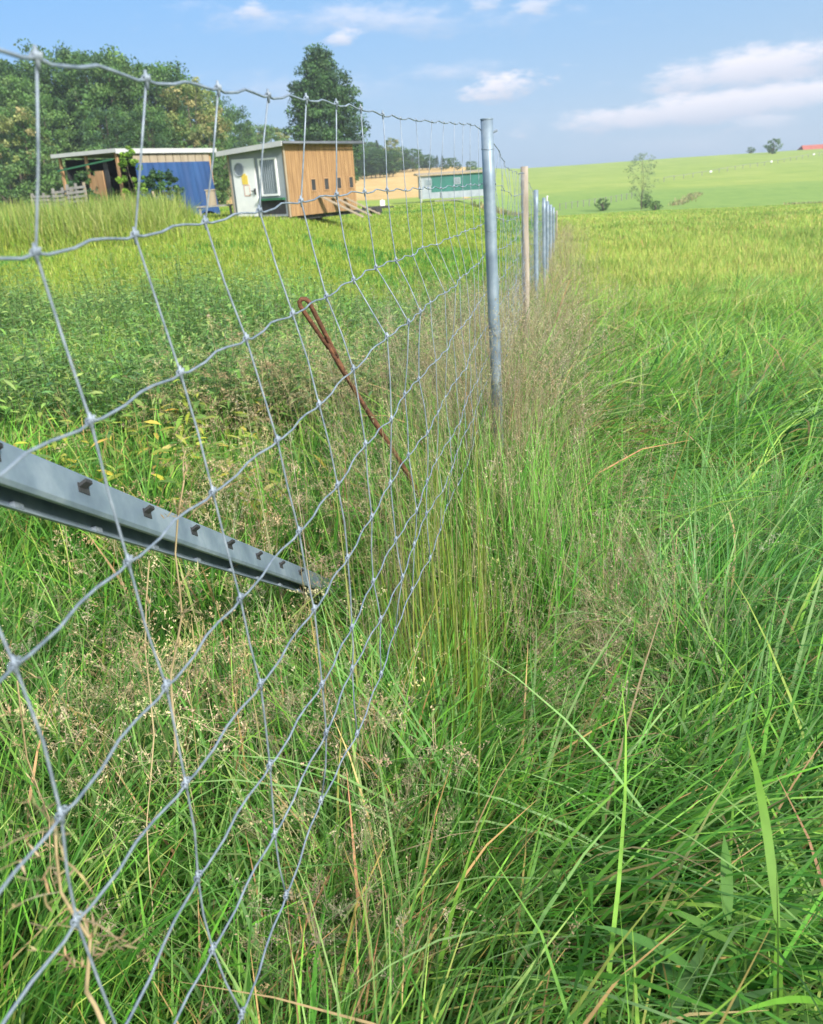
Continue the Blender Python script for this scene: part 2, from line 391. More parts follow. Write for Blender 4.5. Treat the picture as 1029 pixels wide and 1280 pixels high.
def knot(row, nn):
    tt = T0+nn*SP
    d = KN.get(row, {})
    if nn in d:
        r = ray(*d[nn]); k = tt/(r[:2]@FU); la = k*(r[:2]@FV); h = k*r[2]
    else:
        h = rowh[row-1]+(.019*(tt-.9) if row == 1 else .0); la = rowl[row-1]
        if d:
            ks = sorted(d); e = ks[0] if nn < ks[0] else ks[-1]
            r = ray(*d[e]); k = (T0+e*SP)/(r[:2]@FU)
            wgt = math.exp(-abs(nn-e)/9)
            h = h*(1-wgt)+wgt*(k*r[2]); la = la*(1-wgt)+wgt*(k*(r[:2]@FV))
        la += .006*math.sin(nn*1.7+row*2.1)*(row > 1); h += .003*math.sin(nn*2.9+row*1.3)
        # the net runs in to the post at the end of the bay
        w2 = float(sstep(10, 18, nn)); la = la*(1-w2)+(-.335)*w2
    p = tt*FU+la*FV
    return Vector((p[0], p[1], CH+h))
# ground at the post along the fence is about 0; posts of the second run
POST1 = at_y(608.5, 150, 2.80); 
posts2 = [(at_y(655.5, 208, 6.2), 'wood'), (at_y(670, 240, 9.0), 'steel'), (at_y(680, 249, 12.5), 'steel'), (at_y(684.5, 253, 15.5), 'steel'),
          (at_y(688.5, 257, 19.), 'steel'), (at_y(692, 260, 23), 'steel'), (at_y(696, 263, 28), 'wood')]
fence = empty('wire_fence', (float(POST1[0]), float(POST1[1]), 0))
tag(fence, 'knotted galvanised wire fence on steel and wooden posts running down the meadow', 'fence')
fl = Vector(fence.location)
class FB(MB):
    def build(s, name, mat, parent=None, **k):
        s.v = [(x-fl.x, y-fl.y, z-fl.z) for x, y, z in s.v]
        return super().build(name, mat, parent, **k)
NR = 9
# first bay: n -3..16
NS = list(range(-3, 17))
grid = {(r, nn): knot(r, nn) for r in range(1, NR+1) for nn in NS}
# following bays
ptops = [Vector(POST1)]+[Vector(p) for p, _ in posts2]
def bay_point(i, f, hh):
    a, b_ = ptops[i], ptops[i+1]
    p = a.lerp(b_, f); sag = .05*4*f*(1-f)*(1.0 if i == 0 else .5)
    return Vector((p.x, p.y, p.z-.035-sag*(1-hh/1.5)-hh))
wires = {r: [] for r in range(1, NR+1)}
WR = .00112
nxt = {}
far_nodes = []
for i in range(len(ptops)-1):
    L_ = (ptops[i+1]-ptops[i]).length; k = max(3, int(L_/SP/(1 if i < 3 else 2)))
    for j in range(1 if i == 0 else 0, k):
        f = j/k
        far_nodes.append((i, f, [bay_point(i, f, (rowh[0]-rowh[r-1])) for r in range(1, NR+1)]))
# last one
rj = random.Random(3)
for q_, (i, f, ps) in enumerate(far_nodes):
    for p in ps:
        p.x += rj.uniform(-.012, .012); p.z += rj.uniform(-.006, .006)
for r in range(1, NR+1):
    mb = FB(); pts = []
    nodes = [grid[(r, nn)] for nn in NS]
    for a_, (p, q) in enumerate(zip(nodes[:-1], nodes[1:])):
        d = q-p; rs = rj.uniform(.7, 1.3)
        for f, dz, dl in ((0, 0, 0), (.1, -.0022*rs, 0), (.32, -.001, .001), (.5, .0026*rs, 0), (.68, .0015, -.001), (.9, -.0014*rs, 0)):
            c_ = p+d*f; pts.append(Vector((c_.x+dl, c_.y, c_.z+dz)))
    pts.append(nodes[-1])
    w = WR*(1.25 if r == 1 else 1.0)
    far = [ps[r-1] for _, _, ps in far_nodes]
    pts += far
    # thicker towards nothing: constant gauge all along
    mb.tube(pts, w, 6, True)
    mb.build('line_wire', M['galv'], fence, smooth=True)

def helix(mb, c, d, r, n_, L_, w):
    d = d.normalized(); a = d.orthogonal().normalized(); o = d.cross(a); P = []
    K_ = int(n_*8)
    for i in range(K_+1):
        t_ = 2*math.pi*i/8; P.append(c+d*(i/K_-.5)*L_+(a*math.cos(t_)+o*math.sin(t_))*r)
    mb.tube(P, w, 5)
def stay(pl, near, dirs):
    mb = FB(); P = []
    for a_, (p, q) in enumerate(zip(pl[:-1], pl[1:])):
        d = q-p; ox = rj.uniform(-.0025, .0025); oy = rj.uniform(-.002, .002)
        P += [p, p+d*.5+Vector((ox, oy, 0))]
    P.append(pl[-1])
    mb.tube(P, WR*.92, 6 if near else 4)
    for p, dr in zip(pl, dirs):
        if near:
            helix(mb, p+Vector((0, 0, .001)), dr, .0022, 3, .010, .0009)
            mb.tube([p+Vector((0, 0, .007)), p, p-Vector((0, 0, .007))], [.0012, .0022, .0012], 6)
        else:
            mb.tube([p-dr.normalized()*.006, p, p+dr.normalized()*.006], [.0015, .0032, .0015], 5)
    mb.build('stay_wire', M['galv'], fence, smooth=True)
for nn in NS:
    pl = [grid[(r, nn)] for r in range(1, NR+1)]
    dirs = [grid[(r, min(nn+1, 16))]-grid[(r, max(nn-1, -3))] for r in range(1, NR+1)]
    stay(pl, nn < 9, dirs)
cut = 78
for q_, (i, f, ps) in enumerate(far_nodes[:cut]):
    stay(ps, False, [ptops[i+1]-ptops[i]]*NR)
mb = FB()
for i, f, ps in far_nodes[cut:]: mb.tube(ps, WR*.92, 4)
tag(mb.build('stay_wire', M['galv'], fence, smooth=True), kind='stuff')

def round_post(top, lean, r, mat, name, label, wood=False, zb=None):
    mb = FB(); zb = -.3 if zb is None else zb
    top = Vector(top); P = []; RR = []
    n_ = 10
    for i in range(n_+1):
        f = i/n_; z = top.z*(1-f)+zb*f
        P.append(Vector((top.x+lean[0]*f*(top.z-zb), top.y+lean[1]*f*(top.z-zb), z))); RR.append(r*(1+(.05*math.sin(i*2.3) if wood else 0)))
    mb.tube(P, RR, 20)
    o = mb.build(name, mat, fence, smooth=False)
    for p in o.data.polygons: p.use_smooth = len(p.vertices) == 4
    if label: o['label'] = label
    return o, P
o, P1 = round_post(POST1, (.014, 0), .0188, M['zinc'], 'steel_post', 'round galvanised end post of the first fence bay, tallest')
# rolled rim and cap of the tube, wire clips
mb = FB()
mb.tube([P1[0]+Vector((0, 0, .0005)), P1[0]+Vector((0, 0, .004))], .0198, 20); mb.build('post_cap', M['zinc'], o, smooth=False)
mb = FB()
for r in (1, 3, 6):
    mb = FB(); z = CH+rowh[r-1]-.01; c_ = Vector((POST1[0]+.014*(POST1[2]-z), POST1[1], z)); K_ = 14
    mb.tube([c_+Vector((math.cos(2*math.pi*k/K_)*.0195, math.sin(2*math.pi*k/K_)*.0195, .002*math.sin(k))) for k in range(K_+1)], .0009, 5)
    mb.build('wire_clip', M['galv'], o)
mb = FB(); mb.tube([Vector((POST1[0]+.018, POST1[1], POST1[2]-.035)), Vector((POST1[0]+.031, POST1[1]+.005, POST1[2]-.03))], .004, 6)
mb.build('bolt', M['galv'], o)
for k, (p, kind) in enumerate(posts2):
    zb = float(H(p[0], p[1]))-.2
    if kind == 'wood':
        round_post(p, (.006, 0), .025, M['post_wood'], 'wooden_post', 'weathered round wooden post after the tall steel one' if k == 0 else None, True, zb)
    else:
        round_post(p+np.array([0, 0, .02]), (.004*(k % 3-1), 0), .024 if k < 3 else .030, M['zinc'], 'steel_post', None, False, zb)

# ------------------------------------------------------------------ fallen steel post behind the net
A_ = Vector(at_d(0, 574, .84)); B_ = Vector(at_d(392, 724, 2.25)); D_ = (B_-A_).normalized()
A2 = A_-D_*.62; L_ = (B_-A2).length+.25
sp_o = empty('fence_stake', A2)
tag(sp_o, 'galvanised steel profile stake with black hook notches leaning down behind the net', 'metal stake')
# profile frame: face turned up to the camera, flanges away
toc = (Vector((0, 0, CH))-A_.lerp(B_, .4)); nrm = (toc-D_*toc.dot(D_)).normalized(); sdv = D_.cross(nrm).normalized()
if sdv.z < 0: sdv = -sdv
# turn the face a little upward
nrm = (nrm*math.cos(R(36))+sdv*math.sin(R(36))).normalized(); sdv = (sdv-nrm*sdv.dot(nrm)).normalized()
prof = [(-.0245, -.008), (-.0245, -.003), (-.020, .001), (.020, .001), (.0245, -.003), (.0245, -.036), (-.030, -.038), (-.032, -.030), (-.0295, -.030), (-.028, -.0355), (.0215, -.0335), (.0215, -.004), (.019, -.0015), (-.019, -.0015), (-.022, -.004), (-.022, -.008)]
mb = MB(); npf = len(prof)
ends = []
for f in (0, 1):
    for (a_, b_) in prof: mb.v.append(tuple(D_*(f*L_)+sdv*a_+nrm*b_))
for k in range(npf): mb.f.append((k, (k+1) % npf, npf+(k+1) % npf, npf+k))
mb.build('profile', M['zinc'], sp_o, smooth=False, bevel=.0006)
Lv = (B_-A2).length
for k in range(16):
    s_ = .05+k*.185
    if s_ > Lv-.02: break
    # punched tongue: a dark slot with a little raised tab
    c_ = D_*s_+nrm*.0012
    m1 = MB(); a_ = c_-sdv*.001
    m1.hexa([c_+D_*u*.013+sdv*(v*1.3+.004)*1+nrm*w for w in (0, .0012) for u, v in ((-1, -.006), (1, -.006), (1, .003), (-1, .003))])
    h1 = m1.build('hook_slot', M['dark'], sp_o)
    m2 = MB()
    m2.hexa([c_+D_*u+sdv*v+nrm*w for (w, e) in ((.0012, 0), (.011, .004)) for u, v in ((-.013, .002+e), (.004, .002+e), (.004, .0065+e), (-.013, .0065+e))])
    m2.build('hook', M['dark'], sp_o, bevel=.0006)
    m3 = MB()  # slots in the lower flange
    c2 = D_*(s_+.09)-sdv*.0265-nrm*.0352
    m3.hexa([c2+D_*u*.009+sdv*v+nrm*w for w in (0, .006) for u, v in ((-1, -.004), (1, -.004), (1, .003), (-1, .003))])
    m3.build('flange_slot', M['white'] if False else M['galv'], sp_o)

# ------------------------------------------------------------------ rusty rod with an eye
T_ = Vector(at_d(376, 372, 1.95)); Bm = Vector(at_d(520, 612, 2.45)); dd = (Bm-T_).normalized()
Lr = (Bm-T_).length+.9
rod = empty('iron_rod', T_)
tag(rod, 'rusty iron rod with a narrow loop at its top leaning beside the net', 'iron rod')
pts = []
side = dd.cross(Vector((0, 1, 0))).normalized()
if side.x > 0: side = -side
mb = MB()
loop = []
for k in range(15):   # long narrow eye: up one side, round, down the other
    f = k/14
    if f < .35: u, v = .155-(.155-.02)*f/.35, .0045+.007*f/.35
    elif f < .65:
        a_ = (f-.35)/.3*math.pi; u, v = .02-math.sin(a_)*.016, .0115*math.cos(a_)
    else: u, v = .02+(.19-.02)*(f-.65)/.35, -.0115+.010*(f-.65)/.35
    loop.append(dd*u+side*v)
mb.tube(loop, .0056, 8); mb.build('eye', M['rust'], rod, smooth=True)
mb = MB(); P = []
for k in range(22):
    u = .14+(Lr-.14)*k/21; w = .006*math.sin(k*.7)
    P.append(dd*u+side*(.0005+w*.6)+Vector((0, w*.4, 0)))
mb.tube(P, [.0066+.0012*math.sin(k*1.9) for k in range(22)], 8); mb.build('shaft', M['rust'], rod, smooth=True)

# ------------------------------------------------------------------ vegetation kit
def ribbons(base, head, L, lean0, curl, w, nseg, colr, cp_=1.5, tipcol=None, twist=None, flat=.25, roll_=None):
    """curved tapering blades; all arguments are arrays over the blades"""
    n_ = len(L); s = np.linspace(0, 1, nseg+1)[None, :]
    th = lean0[:, None]+curl[:, None]*s**cp_
    ds = (L/nseg)[:, None]
    mid = (th[:, 1:]+th[:, :-1])/2
    hx = np.concatenate([np.zeros((n_, 1)), np.cumsum(np.sin(mid)*ds, 1)], 1)
    hz = np.concatenate([np.zeros((n_, 1)), np.cumsum(np.cos(mid)*ds, 1)], 1)
    hd = head[:, None]+(twist[:, None]*s if twist is not None else 0)
    P = np.empty((n_, nseg+1, 3))
    P[..., 0] = base[:, 0, None]+hx*np.cos(hd); P[..., 1] = base[:, 1, None]+hx*np.sin(hd); P[..., 2] = base[:, 2, None]+hz
    wd = w[:, None]*np.minimum(1, (1-s)*2.2+.03)**.8*np.minimum(1, .55+s*2)
    ra_ = roll_ if roll_ is not None else np.zeros(n_)
    # width direction: horizontal normal to heading, rolled about the blade
    sxv = np.stack([-np.sin(hd)*np.cos(ra_)[:, None], np.cos(hd)*np.cos(ra_)[:, None], np.sin(ra_)[:, None]+0*hd], -1)
    A = P-sxv*wd[..., None]/2; B = P+sxv*wd[..., None]/2
    V = np.stack([A, B], 2).reshape(-1, 3)
    b_ = (np.arange(n_)*(nseg+1)*2)[:, None]; k = np.arange(nseg)[None, :]*2
    F = np.stack([b_+k, b_+k+1, b_+k+3, b_+k+2], -1).reshape(-1, 4)
    t3 = tipcol if tipcol is not None else colr
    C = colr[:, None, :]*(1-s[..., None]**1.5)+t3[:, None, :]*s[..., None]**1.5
    C = np.repeat(C, 2, 1).reshape(n_, -1, 3) if False else np.repeat(C[:, :, None, :], 2, 2).reshape(-1, 3)
    return V, F, C, P

class Veg:
    def __init__(s): s.V = []; s.F = []; s.C = []; s.n = 0
    def add(s, V, F, C):
        s.V.append(V); s.F.append(F+s.n); s.C.append(C); s.n += len(V)
    def build(s, name, mat, parent=None, org=None):
        V = np.concatenate(s.V)
        if org is not None: V = V-np.array(org)
        return link_mesh(name, quads_mesh(name, V, np.concatenate(s.F), np.concatenate(s.C)), mat, parent)

def leaves(c, d, up_, L, w, colr, nseg=2):
    """lens-shaped leaves; c base, d direction (unit), up_ side vector (unit)"""
    n_ = len(L); s = np.array([0, .35, .7, 1.0]); wp = np.array([.12, 1, .75, .05]); dr = np.array([0, 0, -.06, -.2])
    P = c[:, None, :]+d[:, None, :]*(s[None, :, None]*L[:, None, None])
    P[..., 2] += dr[None, :]*L[:, None]
    Sd = up_[:, None, :]*(wp[None, :, None]*w[:, None, None]/2)
    V = np.stack([P-Sd, P+Sd], 2).reshape(-1, 3)
    b_ = (np.arange(n_)*8)[:, None]; k = np.arange(3)[None, :]*2
    F = np.stack([b_+k, b_+k+1, b_+k+3, b_+k+2], -1).reshape(-1, 4)
    return V, F, np.repeat(colr, 8, 0)

def cols(n_, pal, wts, jit=.18):
    pal = np.array(pal); i = rng.choice(len(pal), n_, p=np.array(wts)/sum(wts))
    c = pal[i]*(1+rng.normal(0, jit, (n_, 1)))*(1+rng.normal(0, jit*.35, (n_, 3)))
    return np.clip(c, .004, .9)

def lat_of(x, y): return x*FV[0]+y*FV[1]
def fence_x(y):
    """x of the fence line at y"""
    a = np.array([[-.5, -.335*1-.5*.22], [0, -.343], [2.80, float(POST1[0])]]+[[p[1], p[0]] for p, _ in posts2]+[[60, 11.]])
    return np.interp(y, a[:, 0], a[:, 1])

def wedge(n_, y0, y1, xl=-.60, xr=.62, m_=.8, power=1.0):
    """points in the camera's wedge; area density falls with distance by power"""
    u = rng.random(n_)
    y = y0*(y1/y0)**u if power == 2 else (y0**.5+(y1**.5-y0**.5)*u)**2 if power == 1.5 else y0+(y1-y0)*np.sqrt(u)
    a, b_ = y*xl-m_, y*xr+m_
    return a+(b_-a)*rng.random(n_), y

G_LUSH = [(.035, .125, .02), (.055, .20, .028), (.12, .35, .045), (.10, .27, .055), (.19, .41, .07), (.28, .42, .11)]
G_BLUE = [(.105, .25, .065), (.20, .37, .13), (.085, .23, .05)]
G_YEL = [(.15, .36, .05), (.20, .42, .07), (.28, .45, .10), (.36, .44, .15)]
DRY = [(.36, .27, .14), (.46, .37, .20), (.30, .21, .12), (.25, .24, .09)]
PINK = [(.33, .27, .17), (.42, .36, .22), (.28, .24, .13), (.46, .41, .27)]

def flow(x, y):
    return (vnoise(x, y, .9, 7, 2)-.5)*5.0+vnoise(x, y, .28, 8, 1)*2.0

def grass_field(veg, x, y, Lmul=1.0, wmul=1.0, nseg=5, side='right'):
    n_ = len(x); z = H(x, y)-.01
    d = np.hypot(x, y); fx = x-fence_x(y)
    tus = vnoise(x, y, .35, 9, 2); big = vnoise(x, y, 1.3, 10, 2)
    L = (.42+.38*tus+.22*(big-.5))*rng.uniform(.65, 1.2, n_)*Lmul*(1+.45*np.exp(-(fx/.35)**2)*(y > 2.0))
    if side == 'right':
        head = -.75+flow(x, y)*.62+rng.normal(0, .75, n_)          # combed to the right and towards the viewer
        lean0 = np.abs(rng.normal(.22, .18, n_)); curl = rng.uniform(.6, 2.3, n_)*(.6+.9*big)
    else:
        head = flow(x+40, y)*.8+rng.normal(0, 1.3, n_)
        lean0 = np.abs(rng.normal(.15, .15, n_)); curl = rng.uniform(.3, 1.7, n_)
    if side == 'far':
        L = (.5+.12*(big-.5)+.1*tus)*rng.uniform(.8, 1.12, n_)*Lmul*(1-.85*sstep(24, 62, d)); lean0 = np.abs(rng.normal(.1, .1, n_)); curl = rng.uniform(.2, 1.0, n_)
    w = rng.uniform(.0035, .0095, n_)*wmul*np.where(rng.random(n_) < .08, 1.8, 1)
    yel = sstep(3.5, 10, d+(big-.5)*5)[:, None]
    c = cols(n_, G_LUSH, (3, 4, 3, 2, 2, .7)); cb = cols(n_, G_BLUE, (1, 1, 1)); cy = cols(n_, G_YEL if side != 'far' else [(.19, .335, .07), (.25, .39, .09), (.33, .42, .12), (.39, .41, .17)], (3, 3, 2, 1))
    bl = (vnoise(x, y, .7, 12, 2) > .55)[:, None]*(rng.random((n_, 1)) < .6)
    c = np.where(bl, cb, c); c = np.where(rng.random((n_, 1)) < yel*.85, cy, c)
    pn = vnoise(x, y, 5.5, 41, 4)[:, None]*sstep(6, 12, d)[:, None]
    c = c*(1+(pn-.5*sstep(6, 12, d)[:, None])*[.75, .45, .5])
    dryp = (.035 if side != 'far' else .0)+.22*sstep(.62, .75, vnoise(x, y, .55, 13, 2))+.10*np.exp(-(fx/.28)**2)
    c = np.where(rng.random((n_, 1)) < dryp[:, None], cols(n_, DRY, (2, 1, 2, 3)), c)
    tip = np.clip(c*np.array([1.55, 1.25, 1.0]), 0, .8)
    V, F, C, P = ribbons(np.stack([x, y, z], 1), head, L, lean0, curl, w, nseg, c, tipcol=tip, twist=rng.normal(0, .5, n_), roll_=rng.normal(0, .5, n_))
    veg.add(V, F, C)

def panicle_grass(veg, x, y, hgt, pal, wts, size=1.0, nb=16, spread=.05, plen=.18, stemw=.0016, bend=.5, dens=2, headbias=None):
    """stems that carry an airy seed head"""
    n_ = len(x); z = H(x, y); head = rng.uniform(0, 6.283, n_) if headbias is None else headbias+rng.normal(0, .6, n_)
    c = cols(n_, pal, wts)
    st = cols(n_, [(.24, .24, .08), (.30, .25, .12), (.17, .20, .06)], (1, 1, 1))
    cur = np.abs(rng.normal(bend, bend*.5, n_)); nseg = 9
    V, F, C, P = ribbons(np.stack([x, y, z], 1), head, hgt, np.abs(rng.normal(.06, .06, n_)), cur, np.full(n_, stemw)*size, nseg, st, cp_=2.2, tipcol=c)
    veg.add(V, F, C)
    # branchlets from the last part of the stem
    tot = n_*nb; si = np.repeat(np.arange(n_), nb); f = rng.random(tot)**.8
    pl = plen*rng.uniform(.7, 1.3, n_)
    s0 = 1-(pl/hgt)[si]*(1-f)
    g = np.clip(s0, 0, .999)*nseg; gi = g.astype(int); gf = (g-gi)[:, None]
    b0 = P[si, gi]*(1-gf)+P[si, gi+1]*gf
    axd = P[si, gi+1]-P[si, gi]; axd /= np.linalg.norm(axd, axis=1, keepdims=True)+1e-9
    bl = spread*size*(1.15-f)*rng.uniform(.6, 1.3, tot)
    hd = rng.uniform(0, 6.283, tot)
    lean = np.arccos(np.clip(axd[:, 2], -1, 1))*.8+rng.uniform(.3, .9, tot)
    V, F, C, Q = ribbons(b0, hd, bl, lean, rng.uniform(-.2, .7, tot), np.full(tot, .0007*size), 2, c[si], flat=1)
    veg.add(V, F, C)
    # spikelets
    tot2 = tot*dens; bi = np.repeat(np.arange(tot), dens); ff = rng.uniform(.35, 1, tot2)[:, None]
    e = Q[bi, 0]*(1-ff)+Q[bi, 2]*ff+rng.normal(0, .0015*size, (tot2, 3))
    dv = rng.normal(0, 1, (tot2, 3)); dv[:, 2] = np.abs(dv[:, 2])*.6+.2; dv /= np.linalg.norm(dv, axis=1, keepdims=True)
    sdv_ = np.cross(dv, rng.normal(0, 1, (tot2, 3))); sdv_ /= np.linalg.norm(sdv_, axis=1, keepdims=True)
    ln = rng.uniform(.0028, .006, tot2)[:, None]*size; wd = ln*.22
    V = np.stack([e, e+dv*ln*.5+sdv_*wd, e+dv*ln, e+dv*ln*.5-sdv_*wd], 1).reshape(-1, 3)
    F = np.arange(tot2*4).reshape(-1, 4)
    veg.add(V, F, np.repeat(c[si][bi]*rng.uniform(.8, 1.2, (tot2, 1)), 4, 0))

Q_ = float(globals().get('QUALITY', 1.0))
# --- green grass, right of the fence: near, middle, far
g = Veg()
x, y = wedge(int(42000*Q_), .12, 3.6, -.55, .85, .95, 1.5)
k = x > fence_x(y)-.1; grass_field(g, x[k], y[k], 1.0, 1.0, 7)
x, y = wedge(int(100000*Q_), 3.4, 9.5, -.1, .72, .8, 1.5)
k = x > fence_x(y)-.1; grass_field(g, x[k], y[k], 1.0, 1.5, 5)
def tussocks(veg, cx, cy, per, hmul=1.0, wmul=1.0, nseg=8):
    nc = len(cx); ci = np.repeat(np.arange(nc), per); n_ = len(ci)
    a_ = rng.uniform(0, 6.283, n_); rr_ = np.abs(rng.normal(0, .045, n_)); x = cx[ci]+rr_*np.cos(a_); y = cy[ci]+rr_*np.sin(a_)
    bias = (-.75+flow(cx, cy)*.5)[ci]; bs = rng.uniform(.2, .75, nc)[ci]
    hx = np.cos(a_)*(1-bs)+np.cos(bias)*bs; hy = np.sin(a_)*(1-bs)+np.sin(bias)*bs
    hd = np.arctan2(hy, hx)+rng.normal(0, .25, n_)
    hh = rng.uniform(.50, .95, nc)[ci]*rng.uniform(.6, 1.15, n_)*hmul
    d0 = np.hypot(cx, cy); u_ = rng.random(nc); py_ = .2+.65*sstep(4, 10, d0); fam = np.where(u_ < py_, 2, np.where(u_ < py_+(1-py_)*.35, 1, 0))[ci]
    base = np.where((fam == 0)[:, None], cols(n_, G_LUSH[1:5], (2, 3, 2, 2), .12), np.where((fam == 1)[:, None], cols(n_, G_BLUE, (2, 3, 1), .12), cols(n_, G_YEL, (3, 3, 2, .6), .12)))
    base = base*rng.uniform(.8, 1.2, nc)[ci][:, None]
    base = np.where(rng.random((n_, 1)) < .04, cols(n_, DRY, (2, 2, 1, 2)), base)
    ww = rng.uniform(.7, 1.4, nc)[ci]*rng.uniform(.003, .0068, n_)*wmul
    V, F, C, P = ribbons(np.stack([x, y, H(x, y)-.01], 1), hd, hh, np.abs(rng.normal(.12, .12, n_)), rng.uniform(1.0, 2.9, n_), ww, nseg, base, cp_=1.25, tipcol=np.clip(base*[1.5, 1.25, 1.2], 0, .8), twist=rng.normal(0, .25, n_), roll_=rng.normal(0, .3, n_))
    veg.add(V, F, C)
x, y = wedge(int(330*Q_), .65, 3.8, -.3, .85, .8, 1.5); k = (x > fence_x(y)+.12); tussocks(g, x[k], y[k], 95, .95, 1.15)
yy_ = rng.uniform(.75, 3.0, 46); tussocks(g, fence_x(yy_)+rng.normal(.03, .07, 46), yy_, 60, .82, .9)
x, y = wedge(int(1300*Q_), 3.6, 12, -.1, .72, .8, 1.5); k = (x > fence_x(y)+.2); tussocks(g, x[k], y[k], 60, 1.0, 1.7, 5)
tag(g.build('meadow_grass', M['grass']), 'long arching green grass to the right of the fence', 'grass', kind='stuff')
g = Veg()
x, y = wedge(int(230000*Q_), 9, 26, -.1, .66, 1, 2)
k = x > fence_x(y)-.1; grass_field(g, x[k], y[k], .95, 2.2, 3, 'far')
x, y = wedge(int(230000*Q_), 24, 66, -.1, .62, 2, 2)
k = x > fence_x(y)-.1; grass_field(g, x[k], y[k], .9, 5, 2, 'far')
tag(g.build('field_grass', M['grass']), 'sunlit yellow green grass of the open field on the right', 'grass', kind='stuff')

# --- grass behind the fence on the left
g = Veg()
x, y = wedge(int(170*Q_), .3, 3.6, -.75, .2, .6, 1.5); k = (x < fence_x(y)-.12) & ~((y > 2.2) & (x > -1.9)); tussocks(g, x[k], y[k], 90, .8, 1.1)
x, y = wedge(int(50000*Q_), .25, 3.6, -.75, .2, .7, 1.5)
k = x < fence_x(y)+.1; grass_field(g, x[k], y[k], .95, 1.0, 7, 'left')
x, y = wedge(int(70000*Q_), 3.4, 9, -.68, .2, .7, 1.5)
k = x < fence_x(y)+.1; grass_field(g, x[k], y[k], .85, 1.6, 4, 'left')
tag(g.build('tall_grass', M['grass']), 'tall green grass behind the wire net on the left', 'grass', kind='stuff')
# mown, yellow-green pasture, and the taller growth before the coops
g = Veg()
x, y = wedge(int(230000*Q_), 8, 80, -.62, .2, 1, 2)
k = (x < fence_x(y)); x, y = x[k], y[k]; n_ = len(x)
d = np.hypot(x, y); an_ = np.degrees(np.arctan2(x, y))
tall = sstep(23, 27, d+4*(vnoise(x, y, 3, 20)-.5))*(1-sstep(-14.0, -12.2, an_+3*(vnoise(x, y, 4, 21)-.5)))*(1-sstep(36, 39, d))
L = (.13+.12*vnoise(x, y, 1.2, 22)+.98*tall)*rng.uniform(.7, 1.25, n_)
L = L*(1+1.2*np.exp(-((x-fence_x(y))/.5)**2))
wm = .0034*np.clip(d/5.0, 1, 14)
c = cols(n_, [(.22, .33, .04), (.30, .39, .055), (.38, .42, .08), (.17, .28, .035), (.43, .41, .14)], (3, 4, 3, 1.5, .6))
ct = cols(n_, [(.27, .35, .07), (.36, .39, .12), (.20, .30, .05)], (2, 2, 1))
c = np.where(rng.random((n_, 1)) < tall[:, None], ct, c)
sh = (rng.random((n_, 1)) < sstep(.55, .7, vnoise(x, y, 5, 24))[:, None]*.6)
c = np.where(sh, cols(n_, G_LUSH, (3, 4, 3, 1, 1, 0)), c)
V, F, C, P = ribbons(np.stack([x, y, H(x, y)-.01], 1), rng.uniform(0, 6.28, n_), L, np.abs(rng.normal(.2, .2, n_)), rng.uniform(0, 1.2, n_), wm*rng.uniform(.6, 1.4, n_), 2, c, roll_=rng.normal(0, .4, n_))
g.add(V, F, C)
tag(g.build('pasture_grass', M['grass']), 'short yellow green pasture grass around the mobile coops', 'grass', kind='stuff')

# --- weeds: dense leafy stems behind the fence
def weed_stems(veg, x, y, hgt, nl, leafL, leafW, pal, wts, stemc, droop=.2, up0=.2, z=None, fl=None):
    n_ = len(x); z = H(x, y) if z is None else z; nseg = 6
    V, F, C, P = ribbons(np.stack([x, y, z], 1), rng.uniform(0, 6.28, n_), hgt, np.abs(rng.normal(.08, .07, n_)), rng.uniform(0, .5, n_), np.full(n_, .0042), nseg, cols(n_, stemc, [1]*len(stemc)))
    veg.add(V, F, C)
    tot = n_*nl; si = np.repeat(np.arange(n_), nl); f = np.tile((np.arange(nl)+.5)/nl, n_)*.86+.14+rng.normal(0, .02, tot)
    g_ = np.clip(f, 0, .999)*nseg; gi = g_.astype(int); gf = (g_-gi)[:, None]
    b0 = P[si, gi]*(1-gf)+P[si, gi+1]*gf
    a_ = np.tile(np.arange(nl)*2.4, n_)+rng.normal(0, .4, tot)
    e = up0+rng.normal(0, .3, tot)-droop*(1-f)
    d_ = np.stack([np.cos(a_)*np.cos(e), np.sin(a_)*np.cos(e), np.sin(e)], 1)
    s_ = np.stack([-np.sin(a_), np.cos(a_), rng.normal(0, .3, tot)], 1); s_ /= np.linalg.norm(s_, axis=1, keepdims=True)
    sz = (1.1-.65*f)*rng.uniform(.7, 1.25, tot)
    c = cols(tot, pal, wts)
    V, F, C = leaves(b0, d_, s_, leafL*sz, leafW*sz, c); veg.add(V, F, C)
    return P
WD = [(0.09, 0.234, 0.055), (0.12, 0.286, 0.066), (0.168, 0.351, 0.083), (0.108, 0.247, 0.099), (0.24, 0.403, 0.11)]
g = Veg()
x, y = wedge(int(8500*Q_), 2.9, 11.0, -.66, .1, .6, 1.5)
k = (x < fence_x(y)-.25) & (rng.random(len(x)) < .35+.65*sstep(.3, .5, vnoise(x, y, 1.1, 30)))
